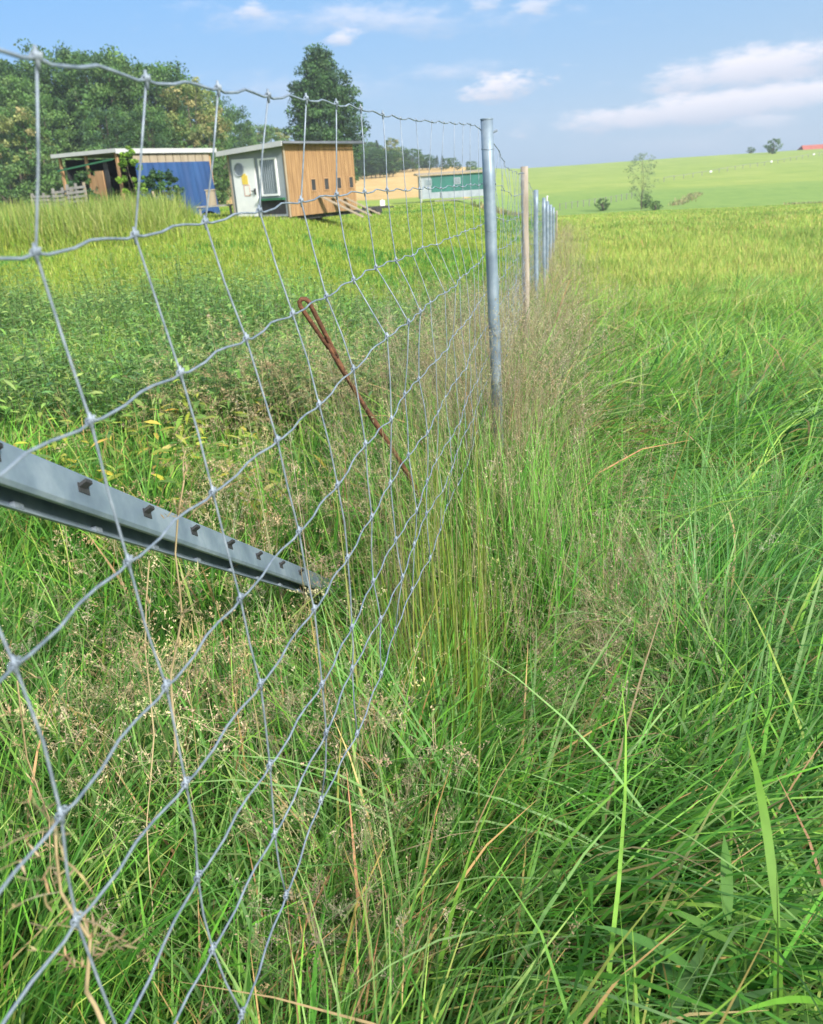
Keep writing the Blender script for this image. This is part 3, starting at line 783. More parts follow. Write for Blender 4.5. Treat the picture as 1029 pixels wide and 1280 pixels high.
# nearer on the far left the patch of yellowing plants takes their place
k &= ~((y < 4.0) & (x > -1.9))
x, y = x[k], y[k]; n_ = len(x)
hg = (.40+.62*vnoise(x, y, .7, 31)+.10*sstep(-1, -3, x))*rng.uniform(.7, 1.3, n_)*(1-.45*sstep(8, 11, y))
WD = [(a*1.3, b_*1.08, c_) for a, b_, c_ in WD]+[(.32, .42, .13), (.25, .38, .10)]; weed_stems(g, x, y, hg, 30, .085, .018, WD, (3, 3, 3, 2, 2, 1.5, 1.5), [(.06, .10, .04), (.09, .12, .05)])
k = rng.random(n_) < .22
weed_stems(g, x[k]+.03, y[k], hg[k]*.8, 16, .15, .042, WD, (2, 3, 3, 1, 2, 2, 2), [(.06, .10, .04)])
tag(g.build('weeds', M['leaf']), 'dense dark green leafy weeds behind the net', 'weeds', kind='stuff')
# clover-like low leaves in the foreground
g = Veg()
x, y = wedge(int(2600*Q_), .35, 3.0, -.5, .8, .4, 1.5)
k = vnoise(x, y, .5, 33) > .5; x, y = x[k], y[k]; n_ = len(x)
weed_stems(g, x, y, rng.uniform(.15, .42, n_), 12, .045, .022, [(.05, .15, .02), (.08, .20, .03), (.04, .12, .03)], (1, 1, 1), [(.07, .14, .03)])
tag(g.build('ground_cover', M['leaf']), 'small leafy herbs growing through the grass in the foreground', 'herbs', kind='stuff')

# --- pale seed heads: along the fence line and in brown patches on the right
g = Veg()
t_ = rng.uniform(1.7, 7.5, int(1700*Q_)); lo = rng.normal(-.02, .20, len(t_))*(1+.12*t_); y = t_; x = fence_x(y)+lo
k = y > 1.6+.6*(lo > .15)
panicle_grass(g, x[k], y[k], rng.uniform(.62, 1.12, k.sum()), PINK, (2, 2, 1, 2), 1.15, 16, .055, .20, bend=.35)
t_ = rng.uniform(5.5, 30, int(1500*Q_)); y = t_; x = fence_x(y)+rng.normal(.08, .28, len(t_))*(1+t_*.02)
panicle_grass(g, x, y, rng.uniform(.55, 1.0, len(x)), PINK, (2, 2, 1, 2), 2.6, 7, .05, .22, .0022, bend=.3)
for (px, py, hh, sp_r, cnt) in ((612, 490, .97, .10, 420), (635, 500, .9, .12, 260), (600, 440, .98, .16, 60), (640, 400, .95, .2, 70), (560, 440, .98, .2, 80), (500, 450, .9, .2, 50), (760, 700, .62, .12, 120), (708, 628, .68, .12, 110), (762, 750, .60, .13, 130), (715, 850, .55, .13, 110), (655, 420, .6, .25, 120), (590, 520, .6, .22, 110), (560, 770, .5, .14, 70),
                            (950, 620, .5, .2, 50), (1000, 800, .45, .2, 50), (430, 1120, .50, .10, 90), (420, 960, .55, .10, 70), (400, 1220, .45, .08, 50), (820, 640, .5, .25, 30), (560, 1060, .35, .1, 30)):
    r_ = ray(px, py); k_ = (CH-hh*.85)/-r_[2]; cx_, cy_ = r_[0]*k_, r_[1]*k_
    c_ = int(cnt*.8*Q_); x = rng.normal(cx_, sp_r*.85, c_); y = rng.normal(cy_, sp_r*.85, c_)
    panicle_grass(g, x, y, rng.uniform(.8, 1.2, c_)*hh*1.1, PINK, (2, 1, 2, 1), 1.05, 22, .045, .15, bend=.5)
tag(g.build('seed_grass', M['dry']), 'pinkish brown seed heads of bent grass along the fence', 'seed grass', kind='stuff')

# --- straw-coloured stems left of the net, drooping oat-like heads
g = Veg()
for (px, py, hh, sp_r, cnt) in ((200, 850, 0.67, .22, 26), (250, 880, 0.72, .16, 26), (300, 640, 0.72, .25, 26), (120, 900, 0.62, .18, 16), (100, 720, 0.67, .2, 10), (40, 1020, .5, .10, 10),
                            (330, 470, .8, .35, 60), (400, 450, .85, .3, 80), (370, 620, .7, .2, 40), (300, 1000, .4, .2, 10)):
    r_ = ray(px, py); k_ = (CH-hh*.8)/-r_[2]; cx_, cy_ = r_[0]*k_, r_[1]*k_
    c_ = int(cnt*2.6*Q_); x = rng.normal(cx_, sp_r, c_); y = rng.normal(cy_, sp_r, c_)
    panicle_grass(g, x, y, rng.uniform(.8, 1.2, c_)*hh, [(.50, .39, .22), (.60, .49, .29), (.38, .28, .15), (.36, .34, .14)], (2, 3, 1, 1), 1.35, 18, .05, .17, .0016, bend=1.1, dens=4)
tag(g.build('straw_grass', M['dry']), 'drooping straw coloured grass heads behind the net', 'dry grass', kind='stuff')

# --- the bunch of tall yellow-green stalks in the middle
g = Veg()
n_ = 170
cx_ = rng.normal(.02, .085, n_)+.02; cy_ = rng.normal(1.72, .16, n_); x, y = cx_, cy_
cS = cols(n_, [(.20, .27, .045), (.28, .32, .07), (.16, .25, .03), (.36, .34, .14)], (3, 3, 2, 1.2))
V, F, C, P = ribbons(np.stack([x, y, H(x, y)], 1), rng.normal(1.5, 1.4, n_), rng.uniform(.65, 1.12, n_), np.abs(rng.normal(.03, .03, n_)), np.abs(rng.normal(.12, .16, n_)), rng.uniform(.0018, .0042, n_), 8, cS, cp_=2.5)
g.add(V, F, C)
n2 = 26
x, y = rng.normal(.02, .04, n2), rng.normal(1.75, .10, n2)
panicle_grass(g, x, y, rng.uniform(1.0, 1.32, n2), [(.30, .27, .14), (.26, .28, .10)], (1, 1), 1.0, 16, .012, .22, .0019, bend=.12)
tag(g.build('stalk_bunch', M['grass']), 'bunch of tall upright yellow green grass stalks by the foot of the net', 'grass stalks')
# dense soft hummock behind it
g = Veg()
n_ = int(3200*Q_)
for (cx0, cy0, s1, hh, cnt) in ((.22, 2.35, .17, .62, 1500), (.05, 1.55, .15, .55, 1300), (-.05, 1.1, .12, .5, 700), (.30, 2.68, .12, .82, 900), (1.15, 2.5, .22, .6, 1500), (.75, 1.9, .2, .6, 1300), (1.5, 1.9, .22, .55, 1100)):
    c_ = int(cnt*Q_); a_ = rng.uniform(0, 6.283, c_); r_ = np.abs(rng.normal(0, s1*.6, c_)); x = cx0+r_*np.cos(a_); y = cy0+r_*np.sin(a_)
    pal = G_YEL[:2]+G_LUSH[1:3] if cx0 < .6 else G_BLUE[:2]+G_LUSH[1:4:2]
    cc_ = cols(c_, pal, [1]*len(pal))
    V, F, C, P = ribbons(np.stack([x, y, H(x, y)], 1), a_+rng.normal(0, .4, c_), hh*rng.uniform(.7, 1.35, c_), np.abs(rng.normal(.12, .12, c_)), rng.uniform(.5, 2.1, c_), rng.uniform(.0022, .0048, c_), 8, cc_, tipcol=np.clip(cc_*1.4, 0, .7), twist=rng.normal(0, .4, c_), roll_=rng.normal(0, .5, c_))
    g.add(V, F, C)
n_ = 1500; x = rng.normal(.27, .16, n_); y = rng.uniform(1.9, 2.75, n_); cc_ = cols(n_, G_YEL+G_LUSH[2:5]+[(.34, .28, .16)], (2, 2, 1, 1, 2, 2, 2, 2))
V, F, C, P = ribbons(np.stack([x, y, H(x, y)], 1), rng.uniform(0, 6.28, n_), rng.uniform(.62, .98, n_), np.abs(rng.normal(.06, .06, n_)), rng.uniform(.1, 1.0, n_), rng.uniform(.002, .0045, n_), 8, cc_, cp_=2.5, tipcol=np.clip(cc_*1.3, 0, .7))
g.add(V, F, C)
tag(g.build('grass_tussocks', M['grass']), 'dense arching grass tussocks between net and meadow', 'grass', kind='stuff')

# --- single plants: yellowing weeds behind the net
YW = [(.20, .32, .05), (.34, .40, .06), (.52, .48, .06), (.58, .42, .07), (.13, .25, .05), (.60, .52, .18)]
spots = [(95, 560), (140, 540), (165, 500), (185, 570), (215, 530), (235, 500), (255, 560), (290, 545), (280, 590), (320, 575), (130, 600), (225, 610), (310, 510), (350, 600), (70, 600)]
for i, (px, py) in enumerate(spots):
    hh = .62+.10*random.random(); r_ = ray(px, py); k_ = (CH-hh*.8)/-r_[2]; cx_, cy_ = r_[0]*k_, r_[1]*k_
    z0 = float(H(cx_, cy_)); root = empty('yellowing_weed', (cx_, cy_, z0))
    tag(root, 'waist-high weed with narrow yellowing leaves behind the net, in the patch above the fallen stake', 'weed', 'yellowing weeds behind the net')
    s1 = Veg(); s2 = Veg(); ns = 5
    x = rng.normal(cx_, .06, ns); y = rng.normal(cy_, .06, ns)
    tmp = Veg(); P = weed_stems(tmp, x, y, rng.uniform(.75, 1.1, ns)*hh, 22, .135, .034, YW, (4, 4, 1.1, .6, 3, .6), [(.16, .20, .05), (.22, .2, .08)], droop=.5, up0=.25)
    s1.add(tmp.V[0], tmp.F[0], tmp.C[0])
    s1.build('stem', M['leaf'], root, (cx_, cy_, z0))
    s2.add(tmp.V[1], tmp.F[1]-len(tmp.V[0]), tmp.C[1]); s2.build('leaves', M['leaf'], root, (cx_, cy_, z0))

# --- large broad leaves at the lower right
def broad_plant(px, py, hh, nl, L0, w0, label, pal):
    r_ = ray(px, py); k_ = (CH-hh)/-r_[2]; cx_, cy_ = r_[0]*k_, r_[1]*k_; z0 = float(H(cx_, cy_))
    root = empty('broadleaf_plant', (cx_, cy_, z0)); tag(root, label, 'plant')
    st = Veg(); lf = Veg()
    P = None
    V, F, C, P = ribbons(np.array([[cx_, cy_, z0]]*3)+rng.normal(0, .01, (3, 3))*[1, 1, 0], rng.uniform(0, 6.28, 3), np.full(3, hh), np.full(3, .05), rng.uniform(.1, .4, 3), np.full(3, .006), 6, cols(3, [(.08, .15, .03)], [1]))
    st.add(V, F, C); st.build('stem', M['leaf'], root, (cx_, cy_, z0))
    for k in range(nl):
        s_ = k % 3; f = .35+.6*k/nl; g_ = f*6; gi = int(g_); b0 = P[s_, gi]*(1-(g_-gi))+P[s_, min(gi+1, 6)]*(g_-gi)
        L = np.array([L0*random.uniform(.7, 1.15)]); cc_ = cols(1, pal, [1]*len(pal), .12)
        V, F, C, _ = ribbons(b0[None], np.array([k*2.4+random.uniform(-.4, .4)]), L, np.array([random.uniform(.5, 1.1)]), np.array([random.uniform(.3, 1.1)]), np.array([w0*random.uniform(.8, 1.2)]), 8, cc_, cp_=1.2, tipcol=cc_*1.15)
        lf.add(V, F, C)
    lf.build('leaves', M['leaf'], root, (cx_, cy_, z0))
broad_plant(905, 1235, .52, 18, .16, .020, 'plant with long broad pale green leaves in the lower right corner', [(.10, .21, .06), (.13, .25, .09), (.07, .17, .04)])
broad_plant(985, 1150, .60, 12, .17, .017, 'leafy plant with narrow bright leaves at the right picture edge', [(.10, .22, .04), (.13, .27, .05)])
broad_plant(1035, 1110, .74, 7, .24, .011, 'upright bright green reed-like leaf at the far right', [(.14, .32, .03), (.17, .36, .04)])
broad_plant(540, 1140, .34, 12, .075, .012, 'small herb with short pointed leaves at the bottom middle', [(.05, .16, .03), (.07, .2, .04)])

# --- single dead stalks in front of / behind the net
def dead_stalk(p0, p1, label, th=.0035, nb=26, spread=.05):
    a_ = Vector(p1); b_ = Vector(p0); base = Vector((a_.x, a_.y, a_.z))
    root = empty('dead_stalk', base); tag(root, label, 'dry stalk')
    mb = MB(); P = []
    for k in range(11):
        f = k/10; q = (b_-a_)*f; P.append(q+Vector((.006*math.sin(k*1.3), .004*math.cos(k*2.1), 0)))
    mb.tube(P, [th*(1-.7*k/10) for k in range(11)], 6); mb.build('stem', M['straw'], root, smooth=True)
    g = Veg(); n_ = nb; f = rng.integers(5, 11, n_); pts = np.array([tuple(P[int(q)]) for q in f])
    V, F, C, Q = ribbons(pts, rng.uniform(0, 6.28, n_), rng.uniform(.4, 1.2, n_)*spread, rng.uniform(.3, 1.3, n_), rng.uniform(.2, 1.4, n_), np.full(n_, .0016), 4, cols(n_, DRY, (2, 3, 1, 0.2)))
    g.add(V, F, C)
    tot = n_*6; si = np.repeat(np.arange(n_), 6); e = Q[si, rng.integers(1, 5, tot)]
    V, F, C, _ = ribbons(e, rng.uniform(0, 6.28, tot), rng.uniform(.006, .016, tot), rng.uniform(.2, 1.8, tot), np.zeros(tot), np.full(tot, .002), 2, cols(tot, DRY, (2, 3, 1, .2)))
    g.add(V, F, C)
    # the rachis that carries them all
    q = np.array([tuple(p) for p in P[5:]]); o1 = np.array([.0012, 0, 0]); o2 = np.array([0, .0012, 0])
    for o_ in (o1, o2):
        Vr = np.stack([q-o_, q+o_], 1).reshape(-1, 3); kk = np.arange(len(q)-1)*2
        g.add(Vr, np.stack([kk, kk+1, kk+3, kk+2], 1), np.repeat(cols(1, DRY, (1, 1, 1, 0)), len(Vr), 0))
    g.build('seed_head', M['dry'], root)
M['straw'] = mat_basic('straw', (.38, .28, .15), (.54, .42, .24), 30, .8, 0, (1, 1, .2))
dead_stalk(at_d(228, 600, 1.0), at_d(214, 960, 1.35), 'upright dead straw stalk crossing the fallen stake', .0024, 16, .035)
dead_stalk(at_d(66, 1035, .60), at_d(140, 1330, .85), 'thick dead straw stalk at the lower left in front of the net', .0028, 18, .05)
dead_stalk(at_d(20, 850, 1.0), at_d(90, 1200, 1.5), 'thin dead straw stalk at the left picture edge', .0018, 8, .03)
dead_stalk(at_d(185, 700, 1.3), at_d(190, 1240, 1.35), 'very thin dead straw stalk left of the net crossings', .0013, 6, .02)

# ------------------------------------------------------------------ wooden mobile coop
def local(root):
    return root
cn = at_y(362, 271, 34.0); cz = float(cn[2])-.34; print('COOP', cn, H(cn[0], cn[1]))
uL = np.array([2.9, 4.5]); uL = uL/np.linalg.norm(uL)
coop = empty('chicken_coop', (float(cn[0]), float(cn[1]), cz), math.atan2(uL[1], uL[0]))   # +x along the boarded side, +y towards the left front
tag(coop, 'mobile wooden chicken coop with grey front, white door and larch boarded side', 'chicken coop')
Lc, Wc, z0 = 4.5, 2.75, .34     # roof height on the boarded side and on the far side
ztop = 2.97
# walls: boarded long side (y=0), built board by board inside one mesh
mb = MB(); nb = 34
for k in range(nb):
    a0 = k*Lc/nb; zz = 0.0
    mb.box(a0+.006, a0+Lc/nb-.006, -.022-.004*(k % 2), .0, z0, ztop-.08)
mb.box(0, Lc, 0.0, .03, z0, ztop-.08); mb.build('side_wall', M['larch'], coop)
mb = MB(); mb.box(0, .04, .031, Wc, z0+.02, ztop-.14); mb.build('front_wall', M['grey_panel'], coop)
mb = MB(); mb.box(Lc-.04, Lc, .031, Wc, z0, ztop-.14); mb.box(.041, Lc-.041, Wc-.03, Wc, z0, ztop-.14); mb.box(.041, Lc-.041, .031, Wc-.031, z0, z0+.05)
mb.build('rear_wall', M['larch'], coop)
mb = MB(); mb.box(-.03, .05, -.06, -.0225, z0-.02, ztop-.1); mb.box(-.03, -.002, Wc-.05, Wc+.03, z0-.02, ztop-.1); mb.build('corner_trim', M['pale_board'], coop)
mb = MB(); mb.hexa([(-.35, -.30, ztop-.05), (Lc+.45, -.30, ztop-.05), (Lc+.45, Wc+.25, ztop-.22), (-.35, Wc+.25, ztop-.22), (-.35, -.30, ztop+.0), (Lc+.45, -.30, ztop+.0), (Lc+.45, Wc+.25, ztop-.17), (-.35, Wc+.25, ztop-.17)])
rf = mb.build('roof', M['dark_sheet'], coop)
mb = MB(); mb.hexa([(-.39, -.30, ztop-.16), (-.352, -.30, ztop-.16), (-.352, Wc+.25, ztop-.33), (-.39, Wc+.25, ztop-.33), (-.39, -.30, ztop+.015), (-.352, -.30, ztop+.015), (-.352, Wc+.25, ztop-.155), (-.39, Wc+.25, ztop-.155)])
mb.build('fascia', M['metal_white'], rf)
mb = MB(); mb.tube([(-.36, -.34, ztop-.06), (Lc+.5, -.34, ztop-.09)], .04, 8); mb.build('gutter', M['dark_sheet'], rf, smooth=True)
# door on the front wall (x=0 face), hinges far from the near corner
d0, d1 = 1.42, 2.55
mb = MB(); mb.box(-.05, -.002, d0, d1, z0+.06, 2.50); door = mb.build('door', M['white'], coop, bevel=.01)
mb = MB(); c_ = (-.052, (d0+d1)/2+.22, 2.12); K_ = 24
for rr_, x_ in ((.22, -.062),):
    pass
ring = [(-.062, c_[1]+.23*math.cos(2*math.pi*k/K_), c_[2]+.23*math.sin(2*math.pi*k/K_)) for k in range(K_+1)]
mb.tube(ring, .025, 6); w_ = mb.build('round_window', M['grey_panel'], door, smooth=True)
mb = MB(); mb.tube([(-.051, c_[1], c_[2]), (-.060, c_[1], c_[2])], .225, 24); mb.build('pane', M['glass'], w_)
mb = MB(); mb.box(-.058, -.0505, 1.82, 2.12, 1.58, 1.90); mb.box(-.058, -.0505, 1.90, 2.06, 1.901, 1.97); mb.build('yellow_notice', M['yellow'], door)
mb = MB(); mb.box(-.058, -.0505, 1.76, 2.06, 1.16, 1.56); pp = mb.build('paper_notice', M['paper'], door)
mb = MB(); 
for (a0, a1, b0, b1) in ((1.76, 2.06, 1.54, 1.56), (1.76, 2.06, 1.16, 1.18), (1.76, 1.78, 1.181, 1.539), (2.04, 2.06, 1.181, 1.539)): mb.box(-.061, -.0585, a0, a1, b0, b1)
mb.build('red_border', M['red_ink'], pp)
mb = MB(); mb.box(-.10, -.052, 1.47, 1.53, 1.2, 1.42); mb.bar((-.12, 1.5, 1.33), (-.12, 1.66, 1.33), .03, .03); mb.build('handle', M['dark'], door, bevel=.005)
mb = MB(); mb.tube([(-.0, .9, 2.72), (-.10, .9, 2.72)], .06, 10); mb.tube([(-.0, 1.9, 2.8), (-.12, 1.9, 2.8)], .07, 10); mb.build('outdoor_lamp', M['white'], coop)
# white-framed window leaning a little
mb = MB(); a0, a1, b0, b1 = .34, 1.22, 1.12, 2.46; fr = .07
mb.box(-.06, -.002, a0, a1, b0, b0+fr); mb.box(-.06, -.002, a0, a1, b1-fr, b1); mb.box(-.06, -.002, a0, a0+fr, b0+fr, b1-fr); mb.box(-.06, -.002, a1-fr, a1, b0+fr, b1-fr)
win = mb.build('window', M['white'], coop)
mb = MB(); mb.box(-.02, -.004, a0+fr, a1-fr, b0+fr, b1-fr); mb.build('pane', M['glass'], win)
mb = MB()
for k in range(7): mb.box(-.034, -.022, a0+.14+k*.10, a0+.165+k*.10, b0+fr+.02, b1-fr-.02)
mb.build('bars', M['grey_sheet'], win)
mb = MB(); mb.box(-.16, -.002, .10, 1.32, .96, 1.04); mb.build('window_sill', M['green_trim'], coop)
mb = MB(); mb.box(-.012, -.002, .12, 1.30, z0+.12, .955); mb.build('lower_opening', M['dark'], coop)
mb = MB(); mb.box(-.32, -.013, -.02, 2.6, z0-.08, z0-.02); mb.build('front_step', M['pale_board'], coop)
for k in range(4):
    xa = 1.45+k*.85
    mb = MB(); f_ = .035; mb.box(xa, xa+.34, -.055, -.0275, 1.18, 1.18+f_); mb.box(xa, xa+.34, -.055, -.0275, 1.62, 1.655); mb.box(xa, xa+f_, -.055, -.0275, 1.216, 1.619); mb.box(xa+.34-f_, xa+.34, -.055, -.0275, 1.216, 1.619)
    h_ = mb.build('hen_hatch', M['brown_board'], coop)
    mb = MB(); mb.box(xa+f_, xa+.34-f_, -.036, -.0275, 1.216, 1.619); mb.build('opening', M['dark'], h_)
for k, (xa, dx) in enumerate(((1.9, .5), (2.8, .45), (3.6, .6))):
    mb = MB(); mb.bar((xa, -.08, 1.0-k*.08), (xa+dx, -1.75+k*.2, .12), .26, .035)
    for j in range(8):
        f = (j+.5)/8; mb.bar((xa+dx*f-.12, -.08-(1.67-k*.2)*f, 1.03-k*.08-(.88-k*.08)*f), (xa+dx*f+.12, -.08-(1.67-k*.2)*f, 1.03-k*.08-(.88-k*.08)*f), .02, .02)
    mb.build('hen_ramp', M['pale_board'], coop)
mb = MB(); mb.box(-.2, Lc+.9, .15, .27, z0-.16, z0-.021); mb.box(-.2, Lc+.9, Wc-.3, Wc-.18, z0-.16, z0-.021); mb.build('chassis', M['dark'], coop)
for xw in (1.9, 2.7):
    for yw in (.75, Wc-.6):
        mb = MB(); mb.tube([(xw, yw-.08, .26), (xw, yw+.08, .26)], .26, 20); w_ = mb.build('wheel', M['rubber'], coop)
        mb = MB(); mb.tube([(xw, yw-.09, .26), (xw, yw+.09, .26)], .13, 14); mb.build('rim', M['grey_sheet'], w_)

# small white canister on a low dark trailer beside the coop
p = hit(470, 268); r_ = empty('low_trailer', (float(p[0]), float(p[1]), float(H(p[0], p[1]))), .5)
tag(r_, 'low dark flat trailer in the grass right of the wooden coop', 'trailer')
mb = MB(); mb.box(-.8, .8, -.4, .4, .36, .50); mb.bar((.8, 0, .42), (1.4, 0, .38), .08, .08); mb.build('bed', M['rubber'], r_)
for yw in (-.42, .42):
    mb = MB(); mb.tube([(0, yw-.06, .24), (0, yw+.06, .24)], .24, 16); mb.build('wheel', M['rubber'], r_)
TR = Vector(r_.location); RZ = r_.rotation_euler.z; p = (TR.x+.55*math.cos(RZ), TR.y+.55*math.sin(RZ)); zt = TR.z+.503
mb = MB(); mb.box(-.16, .16, -.13, .13, 0, .34); mb.tube([(0, 0, .34), (0, 0, .40)], .05, 10); o = mb.build('canister', M['white'], None, bevel=.03)
o.location = (float(p[0]), float(p[1]), zt); tag(o, 'small white plastic canister on the low trailer', 'canister')

# small items left of the coop: beehive-like wooden box on a bench
p = at_y(268, 252, 36); zt = float(H(p[0], p[1]))
r_ = empty('wooden_bench', (float(p[0]), float(p[1]), zt), .2); tag(r_, 'low rough wooden bench between shed and coop', 'bench')
mb = MB(); mb.box(-.75, .75, -.2, .2, .50, .56); mb.build('bench_top', M['grey_wood'], r_)
for a in (-.6, .6):
    mb = MB(); mb.box(a-.05, a+.05, -.15, .15, 0, .499); mb.build('leg', M['grey_wood'], r_)
mb = MB(); mb.box(-.16, .16, -.16, .16, 0, .55); mb.box(-.19, .19, -.19, .19, .551, .60); o = mb.build('nest_box', M['pale_board']); o.location = (float(p[0])-.1, float(p[1]), zt+.562)
tag(o, 'tall pale wooden box standing on the bench between shed and coop', 'wooden box')

# ------------------------------------------------------------------ shed with white roof
sn = at_y(155, 250, 38.0); sz = float(H(sn[0], sn[1]))
shed = empty('open_shed', (float(sn[0]), float(sn[1]), sz), math.atan2(.87, .5))     # +x away along the blue side, +y to the left front
tag(shed, 'open shed with flat white corrugated roof, blue tarpaulin side and brown door', 'shed')
HS = 2.95
mb = MB(); nc = 46; x0_, x1_, y0_, y1_ = -.1, 6.1, -.1, 3.75
prof_ = []
V = []; Fq = []
for k in range(nc*4+1):
    yy = y0_+(y1_-y0_)*k/(nc*4); zz = .03*math.sin(k*math.pi/2)
    V += [(x0_, yy, HS+zz), (x1_, yy, HS-.05+zz), (x1_, yy, HS-.115+zz), (x0_, yy, HS-.065+zz)]
    if k:
        b_ = (k-1)*4
        for j in range(4): Fq.append((b_+j, b_+(j+1) % 4, b_+4+(j+1) % 4, b_+4+j))
mb.add(V, Fq); mb.add([], []); rf = mb.build('roof', M['metal_white'], shed)
mb = MB(); mb.box(-.13, -.101, -.12, 3.78, HS-.10, HS+.05); mb.box(-.13, 6.12, -.15, -.121, HS-.15, HS+.04); mb.build('fascia', M['metal_white'], rf)
for (xa, ya) in ((.1, .1), (.1, 1.9), (.1, 3.5), (3, .1), (5.8, .1), (5.8, 3.5)):
    mb = MB(); mb.box(xa-.05, xa+.05, ya-.05, ya+.05, -.2, HS-.12); mb.build('pillar', M['brown_board'], shed)
# blue tarpaulin hanging on the long side, folds in it
V = []; Fq = []; nk = 80
for k in range(nk+1):
    f = k/nk; xx = .9+4.7*f
    yy = -.06+.02*math.sin(f*34)+.012*math.sin(f*83); 
    V += [(xx, yy, HS-.52), (xx-.1*(1-f)+.12*f, yy-.16-.02*math.sin(f*40), .15+.12*math.sin(f*17)), (xx-.1*(1-f)+.12*f, yy-.14-.02*math.sin(f*40), .15+.12*math.sin(f*17)), (xx, yy+.02, HS-.52)]
    if k:
        b_ = (k-1)*4
        for j in range(4): Fq.append((b_+j, b_+(j+1) % 4, b_+4+(j+1) % 4, b_+4+j))
mb = MB(); mb.add(V, Fq); mb.build('tarpaulin', M['blue_tarp'], shed)
mb = MB(); 
for k in range(10): mb.box(.9+k*.48, 1.34+k*.48, -.02, .02, HS-.55, HS-.18)
mb.build('top_boards', M['pale_board'], shed)
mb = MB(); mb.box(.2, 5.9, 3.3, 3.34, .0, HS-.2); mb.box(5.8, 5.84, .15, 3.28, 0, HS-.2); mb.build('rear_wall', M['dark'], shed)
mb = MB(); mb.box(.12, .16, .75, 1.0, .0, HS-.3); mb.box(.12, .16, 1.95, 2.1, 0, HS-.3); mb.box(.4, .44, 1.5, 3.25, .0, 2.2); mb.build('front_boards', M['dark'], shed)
mb = MB(); mb.box(.05, .10, 1.02, 1.48, .1, 2.2); mb.box(.06, .11, 1.50, 1.92, .1, 2.05)
dr = mb.build('door', M['brown_board'], shed)
mb = MB(); mb.box(.03, .048, 1.2, 1.35, .2, .75); mb.build('door_opening', M['dark'], dr)
mb = MB(); mb.bar((-.05, .2, HS-.35), (-.05, 3.6, HS-.62), .05, .07); mb.bar((-.06, 3.3, 0), (-.06, 3.3, HS-.6), .05, .05); mb.build('green_beam', M['green_trim'], shed)
# grey slatted pallets standing at the left
for i, (px, w_, hh, tl, lab) in enumerate(((52, 1.15, 1.35, .05, 'grey slatted pallet standing left of the shed, leftmost of three'), (78, .95, 1.5, -.03, 'grey slatted pallet standing left of the shed, middle of three'), (97, .85, 1.62, -.10, 'grey slatted pallet nearest the shed, its pale post leaning'))):
    p = at_y(px, 250, 36-i*.5); zt = float(H(p[0], p[1]))
    r_ = empty('pallet', (float(p[0]), float(p[1]), zt), R(-12)); tag(r_, lab, 'pallet', 'grey pallets beside the shed')
    r_.rotation_euler = (R(-4), tl*.5, R(-15))
    ns = 9; mb = MB()
    for k in range(ns): mb.box(-w_/2, w_/2, 0, .02, .2+k*(hh-.15)/ns, .2+k*(hh-.15)/ns+.09)
    mb.build('slats', M['grey_wood'], r_)
    for a in (-w_/2+.05, 0, w_/2-.05):
        mb = MB(); mb.box(a-.04, a+.04, .021, .09, 0, hh+.1); mb.build('batten', M['grey_wood'] if a < .1 else M['pale_board'], r_)
# loose sticks and boards in front of the shed
for i, (px, ln, tl) in enumerate(((112, 1.1, -.25), (124, .9, -.3), (120, .7, .2), (196, 1.2, -.1), (186, 1.0, .35))):
    p = at_y(px, 252, 35.5); zt = float(H(p[0], p[1])); mb = MB(); mb.bar((0, 0, 0), (tl*ln, .1, ln), .09, .04); o = mb.build('loose_board', M['pale_board'])
    o.location = (float(p[0]), float(p[1]), zt); tag(o, ['short pale board leaning in the grass left of the brown shed door', 'pale stick leaning in the grass before the brown shed door', 'pale board tilted right in front of the shed', 'pale board standing before the blue tarpaulin', 'pale board slanting across the blue tarpaulin'][i], 'board')

# ------------------------------------------------------------------ green coop far off
gp = at_y(527, 246, 86.0); gz_ = float(H(gp[0], gp[1]))
gc = empty('green_coop', (float(gp[0]), float(gp[1]), gz_), R(6)); tag(gc, 'long green mobile hen house with pale roof far off in the pasture', 'hen house')
mb = MB(); mb.box(1.0, 6.9, 0, 2.4, .85, 2.35); mb.build('side_wall', M['teal'], gc)
mb = MB(); mb.box(.06, .999, .02, 2.38, .3, 2.35); mb.build('end_section', M['grey_sheet'], gc)
mb = MB(); mb.box(1.9, 6.9, -.12, -.002, .25, .84); mb.box(1.0, 6.9, .01, 2.3, .30, .849); mb.build('lower_skirt', M['grey_sheet'], gc)
mb = MB(); mb.hexa([(-.3, -.25, 2.38), (7.1, -.25, 2.38), (7.1, 2.6, 2.45), (-.3, 2.6, 2.45), (-.3, -.25, 2.5), (7.1, -.25, 2.5), (7.1, 2.6, 2.62), (-.3, 2.6, 2.62)]); mb.build('roof', M['pale_board'], gc)
mb = MB(); mb.box(-.05, .02, -.1, -.02, 0, 2.37); mb.box(0.0, .05, .05, .12, 0, 2.37); mb.build('corner_post', M['metal_white'], gc)
for a in (.1, 2.9, 6.1):
    mb = MB(); mb.box(a+.3, a+.95, -.02, -.003, 1.45, 2.05); w_ = mb.build('window', M['white'] if a > 5 else M['grey_sheet'], gc)
    mb = MB(); mb.box(a+.36, a+.89, -.028, -.0205, 1.51, 1.99); mb.build('pane', M['glass'] if a < 5 else M['paper'], w_)
mb = MB(); mb.box(1.2, 6.8, -.4, -.13, .02, .12); mb.build('landing_board', M['grey_wood'], gc)

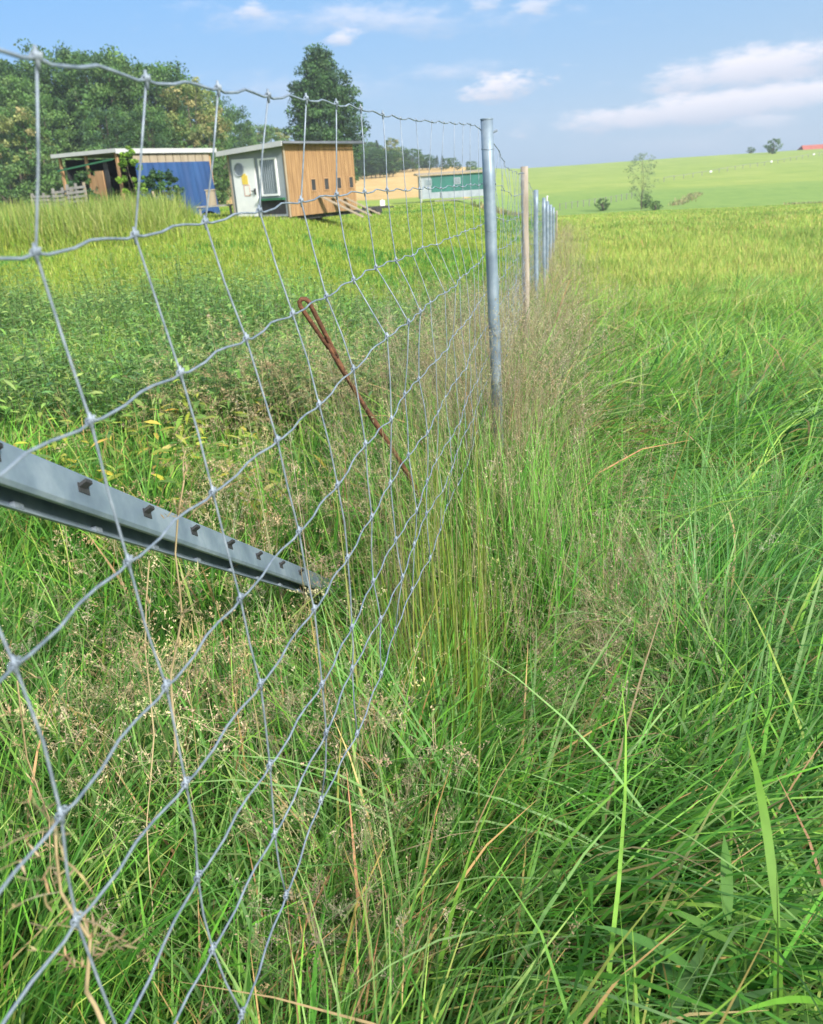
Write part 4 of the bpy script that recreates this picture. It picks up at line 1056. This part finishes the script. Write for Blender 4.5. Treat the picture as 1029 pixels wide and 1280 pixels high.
# ------------------------------------------------------------------ trees
def crown_mesh(name, hgt, rx, z0f, nclump, nleaf, leaf, pal, wts, kind='oak', seed=0):
    r2 = np.random.default_rng(seed)
    if kind == 'spruce':
        zc = r2.random(nclump)**.85; rr_ = rx*(1-zc)**.85+.15; a_ = r2.uniform(0, 6.283, nclump); rad_ = rr_*np.sqrt(r2.uniform(.25, 1, nclump))
        c = np.stack([rad_*np.cos(a_), rad_*np.sin(a_), hgt*(z0f+(1-z0f)*zc)], 1); cs = np.full(nclump, rx*.20)*(1-.5*zc)
    else:
        u = r2.uniform(-1, 1, nclump); a_ = r2.uniform(0, 6.283, nclump); q = np.sqrt(1-u*u); rad_ = r2.uniform(.5 if kind != 'column' else .15, 1.0, nclump)**.6
        lob = 1+(.35 if kind == 'column' else 1)*.16*np.sin(a_*3+u*2+seed)+.12*np.sin(a_*5-u*5+seed*2)+.1*np.sin(u*9+seed)
        if kind == 'column':
            prof = 1-.52*np.maximum(u, 0)**1.5
        else: prof = 1-.12*np.maximum(-u, 0)
        H2 = hgt*(1-z0f)/2
        c = np.stack([rx*q**.75*np.cos(a_)*rad_*lob*prof, rx*q**.75*np.sin(a_)*rad_*lob*prof, hgt*(z0f)+H2*(1+u*rad_**.5*(1+.05*np.sin(a_*4+seed)))], 1)
        cs = rx*r2.uniform(.13, .26, nclump)
    tint = (1+r2.normal(0, .17, (nclump, 1)))*np.ones((1, 3)); pal = np.array(pal); pi = r2.choice(len(pal), nclump, p=np.array(wts)/sum(wts))
    k = nleaf; tot = nclump*k; ci = np.repeat(np.arange(nclump), k)
    dv = r2.normal(0, 1, (tot, 3)); dv /= np.linalg.norm(dv, axis=1, keepdims=True); rr2 = r2.random(tot)**.45
    e = c[ci]+dv*(rr2*cs[ci])[:, None]*np.array([1, 1, .75])
    nn_ = dv*.7+r2.normal(0, .6, (tot, 3)); nn_ /= np.linalg.norm(nn_, axis=1, keepdims=True)
    t1 = np.cross(nn_, r2.normal(0, 1, (tot, 3))); t1 /= np.linalg.norm(t1, axis=1, keepdims=True); t2 = np.cross(nn_, t1)
    s_ = (leaf*r2.uniform(.6, 1.3, tot))[:, None]
    V = np.stack([e-t1*s_*.5, e+t2*s_*.32, e+t1*s_*.5, e-t2*s_*.32], 1).reshape(-1, 3)
    C = np.repeat(np.clip(pal[pi][ci]*tint[ci]*(1+r2.normal(0, .12, (tot, 1))), .01, .8), 4, 0)
    return quads_mesh(name, V, np.arange(tot*4).reshape(-1, 4), C), c
def trunk_mesh(hgt, r0, clumps, z0f, seed=0, nl=9):
    rr_ = random.Random(seed); mb = MB(); P = [Vector((.12*math.sin(k*.9+seed), .12*math.cos(k*1.1+seed), hgt*.9*k/8)) for k in range(9)]; P[0] = Vector((0, 0, -.4))
    mb.tube(P, [r0*(1-.85*k/8) for k in range(9)], 8)
    for k in range(nl):
        c = clumps[rr_.randrange(len(clumps))]; s_ = min(.85, max(.12, z0f*.8+.5*rr_.random()*c[2]/hgt)); a = P[0].lerp(P[8], s_)
        mid = a.lerp(Vector(c), .5)+Vector((0, 0, .1*hgt*.3)); mb.tube([a, mid, Vector(c)], [r0*.35*(1-s_*.5), r0*.2, r0*.05], 5)
    return mb
T_DK = [(0.042, 0.105, 0.033), (0.06, 0.135, 0.039), (0.083, 0.165, 0.053), (0.053, 0.112, 0.053)]
T_MD = [(0.083, 0.173, 0.042), (0.112, 0.21, 0.053), (0.143, 0.24, 0.068), (0.075, 0.15, 0.045)]
T_YL = [(0.21, 0.255, 0.075), (0.27, 0.3, 0.105), (0.165, 0.225, 0.068), (0.315, 0.285, 0.12)]
T_SP = [(0.038, 0.09, 0.042), (0.053, 0.112, 0.048), (0.075, 0.135, 0.053)]
VAR = {}
def variant(key, *a, **k):
    if key not in VAR:
        me_, cl = crown_mesh('crown', *a, **k); me_.materials.append(M['crown'])
        mbt = trunk_mesh(a[0], .07 if key[0] == 'thin' else .28, cl, a[2], k.get('seed', 0)); tm = bpy.data.meshes.new('trunk'); tm.from_pydata(mbt.v, [], mbt.f); tm.materials.append(M['bark'])
        VAR[key] = (me_, tm)
    return VAR[key]
def plant_tree(name, key, x, y, label, group, s=1.0, sz=1.0, rz=None, cat='tree'):
    me_, tm = VAR[key]; root = empty(name, (x, y, float(H(x, y))), random.uniform(0, 6.28) if rz is None else rz); root.scale = (s, s, s*sz)
    tag(root, label, cat, group)
    for nm, mm in (('trunk', tm), ('crown', me_)):
        o = bpy.data.objects.new(nm, mm); sc.collection.objects.link(o); o.parent = root
    return root
for s_ in range(3):
    variant(('oak', s_), 20, 6.2, .10, 190, 60, .42, T_DK+T_MD[:2], (2, 3, 2, 2, 2, 1), seed=s_+1)
    variant(('mid', s_), 18, 5.4, .08, 160, 60, .42, T_MD+T_DK[1:2], (3, 3, 2, 2, 1), seed=s_+11)
    variant(('spruce', s_), 22, 3.6, .06, 260, 36, .36, T_SP, (2, 3, 1), kind='spruce', seed=s_+21)
variant(('yel', 0), 17, 4.8, .08, 150, 60, .42, T_YL+T_MD[:1], (3, 2, 3, 1, 1), seed=31)
variant(('yel', 1), 16, 4.4, .06, 140, 60, .42, T_YL+T_MD[:1], (2, 1, 3, 1, 3), seed=32)
variant(('big', 0), 22, 6.0, .03, 620, 80, .42, T_DK+T_MD[:1], (3, 3, 2, 3, .6), kind='column', seed=41)
variant(('bush', 0), 3.2, 2.0, .02, 90, 50, .18, T_MD, (3, 3, 2, 2), seed=51)
variant(('thin', 0), 8.0, 2.3, .16, 120, 16, .17, [(.20, .26, .14), (.24, .29, .17), (.17, .23, .12)], (2, 1, 2), seed=61)
def top_tree(key, px, ptop, dist, nm, label, group, base_h, wide=1.0, **k):
    """a tree at that distance whose height follows from the place its top has in the photograph"""
    p = at_y(px, ptop, dist); z0_ = float(H(p[0], p[1])); return plant_tree(nm, key, float(p[0]), float(p[1]), label, group, (p[2]-z0_)/base_h*wide, sz=1.04/wide, **k)
FG = 'trees of the forest edge'
row = [(-60, 85, 112, ('oak', 0)), (-25, 78, 118, ('mid', 1)), (2, 88, 116, ('spruce', 0)), (14, 100, 108, ('mid', 0)), (36, 84, 112, ('oak', 1)), (60, 62, 116, ('oak', 2)), (84, 74, 114, ('spruce', 1)), (104, 70, 112, ('oak', 0)), (132, 76, 110, ('mid', 2)),
       (118, 72, 120, ('oak', 1)), (158, 80, 118, ('oak', 2)), (176, 84, 112, ('mid', 1)), (196, 84, 122, ('oak', 0)), (212, 100, 126, ('oak', 1)), (250, 116, 132, ('mid', 0)), (268, 128, 140, ('oak', 2)), (285, 142, 150, ('oak', 0)), (300, 158, 165, ('mid', 2)), (50, 120, 100, ('mid', 0)), (8, 140, 100, ('oak', 1)), (130, 135, 102, ('oak', 2)), (180, 140, 104, ('oak', 1))]
bh = {'oak': 20, 'mid': 18, 'spruce': 22, 'yel': 17, 'big': 22, 'bush': 3.2, 'thin': 8}
LB = {'oak': 'dark rounded broadleaf tree in the forest edge behind the white-roofed shed', 'mid': 'mid green bushy tree in the forest edge behind the white-roofed shed', 'spruce': 'dark pointed spruce in the forest edge behind the white-roofed shed'}
for px, pt, dd_, key in row:
    top_tree(key, px, pt, dd_, 'spruce_tree' if key[0] == 'spruce' else 'forest_tree', LB[key[0]], FG, bh[key[0]])
top_tree(('yel', 0), 232, 106, 112, 'forest_tree', 'yellowish green tree standing out at the right of the dark forest above the shed', None, 17)
top_tree(('yel', 1), 22, 128, 97, 'forest_tree', 'light green bushy tree at the left picture edge in front of the dark forest', None, 17)
top_tree(('yel', 1), 258, 150, 108, 'forest_tree', 'lower yellowish tree between the shed roof and the dark forest', None, 17)
top_tree(('big', 0), 398, 64, 122, 'broadleaf_tree', 'tall dark broadleaf tree standing alone behind the wooden coop', None, 22.3, rz=.6)
for i, (px, pt, dd_, key) in enumerate([(310, 154, 190, ('spruce', 2)), (322, 158, 200, ('mid', 0)), (337, 156, 205, ('yel', 1)), (348, 164, 210, ('spruce', 0))]):
    top_tree(key, px, pt, dd_, 'forest_tree', ['dark pointed tree left of the gap beside the tall tree', 'dull green tree low in the gap left of the tall tree', 'yellowish tree in the gap left of the tall tree', 'slim dark spruce right beside the tall tree on its left'][i], None, bh[key[0]], wide=1.4)
fr_row = []
for k in range(26):
    px = 446+k*6.2+random.uniform(-2, 2); pt = 178+(px-446)*.20+random.uniform(-6, 4)
    if 500 < px < 508: pt += 6
    key = random.choice([('oak', 0), ('oak', 1), ('mid', 2), ('spruce', 1), ('spruce', 2), ('mid', 1)])
    top_tree(key, px, pt, random.uniform(262, 300), 'spruce_tree' if key[0] == 'spruce' else 'forest_tree', 'bluish dark spruce in the far wood behind the ripe grain field' if key[0] == 'spruce' else 'bluish green broadleaf tree in the far wood behind the ripe grain field', 'trees of the far wood', bh[key[0]], wide=1.9 if key[0] != 'spruce' else 1.5)
for k in range(10):
    px = 440+k*5.5; top_tree(('oak', k % 3), px, 190+random.uniform(-6, 6), 235, 'forest_tree', 'dark tree of the near end of the far wood right of the tall tree', 'near trees of the far wood', 20, wide=1.5)
top_tree(('yel', 0), 489, 174, 250, 'forest_tree', 'yellowish pointed tree at the near end of the far wood', None, 17)
for k in range(22):    # low forest edge growth behind the shed
    px = -30+k*17; p = at_y(px, 200, 96+random.uniform(-3, 5))
    if px > 262: continue
    plant_tree('edge_shrub', ('bush', 0), float(p[0]), float(p[1]), 'green shrub of the undergrowth along the dark forest edge', 'shrubs under the forest edge', random.uniform(1.2, 2.1), cat='shrub')
for (px, py, dist, s_, lab, nm, key, sz) in ((965, 205, 330, 1.45, 'round dark green bush standing alone on the hill crest near the red roof', 'hill_bush', ('bush', 0), 1.05), (938, 193, 385, .95, 'small bush low on the crest left of the round dark bush', 'hill_bush', ('bush', 0), .8),
        (803, 240, 122, .9, 'thin airy young tree on the slope in the middle of the green hill', 'young_tree', ('thin', 0), 1.0), (820, 250, 118, .45, 'low round bush at the foot of the thin young tree', 'field_shrub', ('bush', 0), .8), (754, 237, 125, .5, 'small bush left of the thin young tree', 'field_shrub', ('bush', 0), 1.0), (808, 235, 124, .42, 'dense bush inside the lower part of the thin young tree', 'field_shrub', ('bush', 0), 1.3)):
    p = at_y(px, py, dist); plant_tree(nm, key, float(p[0]), float(p[1]), lab, None, s_, sz, cat='bush' if nm != 'young_tree' else 'tree')
# climbing plant on the shed corner and the dark shrub before the tarpaulin
def leafy_blob(name, px, py, dist, hgt, rx, pal, label, leaf=.13, cat='plant'):
    me_, cl = crown_mesh('leaves', hgt, rx, .04, 60, 40, leaf, pal, [1]*len(pal), seed=px); p = at_y(px, py, dist)
    r_ = empty(name, (float(p[0]), float(p[1]), float(H(p[0], p[1])))); tag(r_, label, cat)
    link_mesh('leaves', me_, M['crown'], r_); mbt = trunk_mesh(hgt, .04, cl, .04, px, 5); mbt.build('stem', M['bark'], r_)
leafy_blob('climbing_plant', 168, 245, 37.4, 2.9, .55, [(.16, .30, .03), (.20, .34, .04), (.12, .24, .03)], 'bright green climbing plant on the corner of the shed')
leafy_blob('dark_shrub', 206, 248, 38.6, 2.1, .8, T_DK, 'dark leafy shrub in front of the blue tarpaulin', cat='shrub')
leafy_blob('dark_shrub', 118, 248, 39.2, 2.3, .9, T_DK, 'dark shrub inside the open left end of the shed', cat='shrub')

# ------------------------------------------------------------------ on the hill
p = at_y(1004, 190, 410); p2 = at_y(1075, 184, 410)
r_ = empty('red_roof_barn', (float(p[0]), float(p[1]), float(H(p[0], p[1]))-2.5), 0); tag(r_, 'barn with a long red tiled roof showing above the hill crest at the right edge', 'barn')
Lb = float(p2[0]-p[0]); zr = float(at_y(1015, 181, 410)[2])-(float(H(p[0], p[1]))-2.5)
mb = MB(); mb.box(.3, Lb, 0, 9, 0, zr-3.0); mb.build('wall', M['paper'], r_)
mb = MB(); mb.hexa([(0, -.6, zr-3.2), (Lb, -.6, zr-3.2), (Lb, 4.5, zr-.3), (1.2, 4.5, zr-.3), (0, -.6, zr-2.95), (Lb, -.6, zr-2.95), (Lb, 4.5, zr), (1.2, 4.5, zr)])
mb.hexa([(1.2, 4.501, zr-.3), (Lb, 4.501, zr-.3), (Lb, 9.6, zr-3.2), (0, 9.6, zr-3.2), (1.2, 4.501, zr), (Lb, 4.501, zr), (Lb, 9.6, zr-2.95), (0, 9.6, zr-2.95)]); mb.build('roof', M['red_tile'], r_)
for a in (6, 12, 18):
    mb = MB(); mb.box(a, a+2.2, -.06, -.003, zr-4.8, zr-3.6); mb.build('window', M['dark'], r_)
def field_fence(name, pts, label, post, col_m, rails, pr=.06, wire=.02, extra=None):
    root = empty(name, (float(pts[0][0]), float(pts[0][1]), float(H(pts[0][0], pts[0][1])))); tag(root, label, 'fence'); L0 = Vector(root.location)
    tops = []
    for (x_, y_) in pts:
        zz = float(H(x_, y_)); mb = MB(); b_ = Vector((x_, y_, zz))-L0; mb.tube([b_-Vector((0, 0, .2)), b_+Vector((0, 0, post))], pr, 6); mb.build('post', col_m, root); tops.append(b_)
    for h in rails:
        mb = MB(); mb.tube([b_+Vector((0, 0, h)) for b_ in tops], wire, 4); mb.build('rail', col_m, root)
    return root, tops
A1, B1 = at_y(700, 240, 135), at_y(790, 236, 150)
field_fence('pasture_fence', [tuple((A1+(B1-A1)*k/13)[:2]) for k in range(14)], 'pale post and net fence along the bottom of the hill', 1.0, M['grey_wood'], (.9,), .06, .02)
A1, B1 = at_y(830, 226, 200), at_y(1060, 198, 300)
fr2, tops = field_fence('hill_fence', [tuple((A1+(B1-A1)*k/27)[:2]) for k in range(28)], 'long thin fence dotted with white insulators climbing the green hill', 1.0, M['grey_wood'], (.9,), .07, .05)
for k in (5, 13, 20, 25):
    mb = MB(); mb.hexa([tops[k]+Vector(v) for v in ((-.28, -.15, .5), (.28, -.15, .5), (.28, .2, .5), (-.28, .2, .5), (-.2, -.15, .95), (.2, -.15, .95), (.2, .2, .95), (-.2, .2, .95))]); mb.build('white_cover', M['white'], fr2)
p = at_y(684, 256, 30); mb = MB(); mb.tube([(0, 0, -.2), (.0, 0, 1.65)], .022, 8); mb.tube([(0, 0, 1.65), (0, 0, 1.70)], .03, 8)
o = mb.build('marker_stake', M['white']); o.location = (float(p[0]), float(p[1]), float(H(p[0], p[1]))); tag(o, 'thin white marker stake rising behind the last fence posts', 'stake')
# hedge bank strips on the hill
for i, (pa, pb, da, db, hh, lab, pal) in enumerate(((( 845, 246), (872, 236), 125, 150, .45, 'brownish strip of dry shrubs on the slope right of the young tree', T_YL), ((985, 256), (1060, 258), 95, 95, .5, 'low brown weedy strip at the foot of the hill at the right edge', T_YL), ((600, 252), (655, 250), 80, 80, .7, 'brownish weedy strip behind the fence posts', T_YL))):
    a_ = at_y(*pa, da); b_ = at_y(*pb, db); n_ = 900; f = rng.random(n_)
    x = a_[0]+(b_[0]-a_[0])*f+rng.normal(0, .5, n_); y = a_[1]+(b_[1]-a_[1])*f+rng.normal(0, .5, n_)
    g = Veg(); V, F, C, P = ribbons(np.stack([x, y, H(x, y)], 1), rng.uniform(0, 6.28, n_), rng.uniform(.5, 1.2, n_)*hh, rng.uniform(0, .6, n_), rng.uniform(0, .8, n_), rng.uniform(.08, .2, n_), 2, cols(n_, [(.36, .32, .16), (.30, .32, .13), (.20, .28, .09)], (2, 2, 1)))
    g.add(V, F, C); tag(g.build('dry_strip', M['dry']), lab, 'dry grass', kind='stuff')

# ------------------------------------------------------------------ air: one closed box of thin haze
mb = MB(); mb.box(-900, 900, -600, 1100, -40, 60); hz = mb.build('haze', None)
hm = bpy.data.materials.new('haze_air'); hm.use_nodes = True; ht = hm.node_tree; ht.nodes.clear()
ho = ht.nodes.new('ShaderNodeOutputMaterial'); hv = ht.nodes.new('ShaderNodeVolumePrincipled'); hv.inputs['Color'].default_value = (.86, .92, 1, 1)
hv.inputs['Density'].default_value = .00055; hv.inputs['Anisotropy'].default_value = .2
ht.links.new(hv.outputs[0], ho.inputs['Volume']); hz.data.materials.append(hm); tag(hz, 'thin pale summer haze in the air', 'haze', kind='stuff')
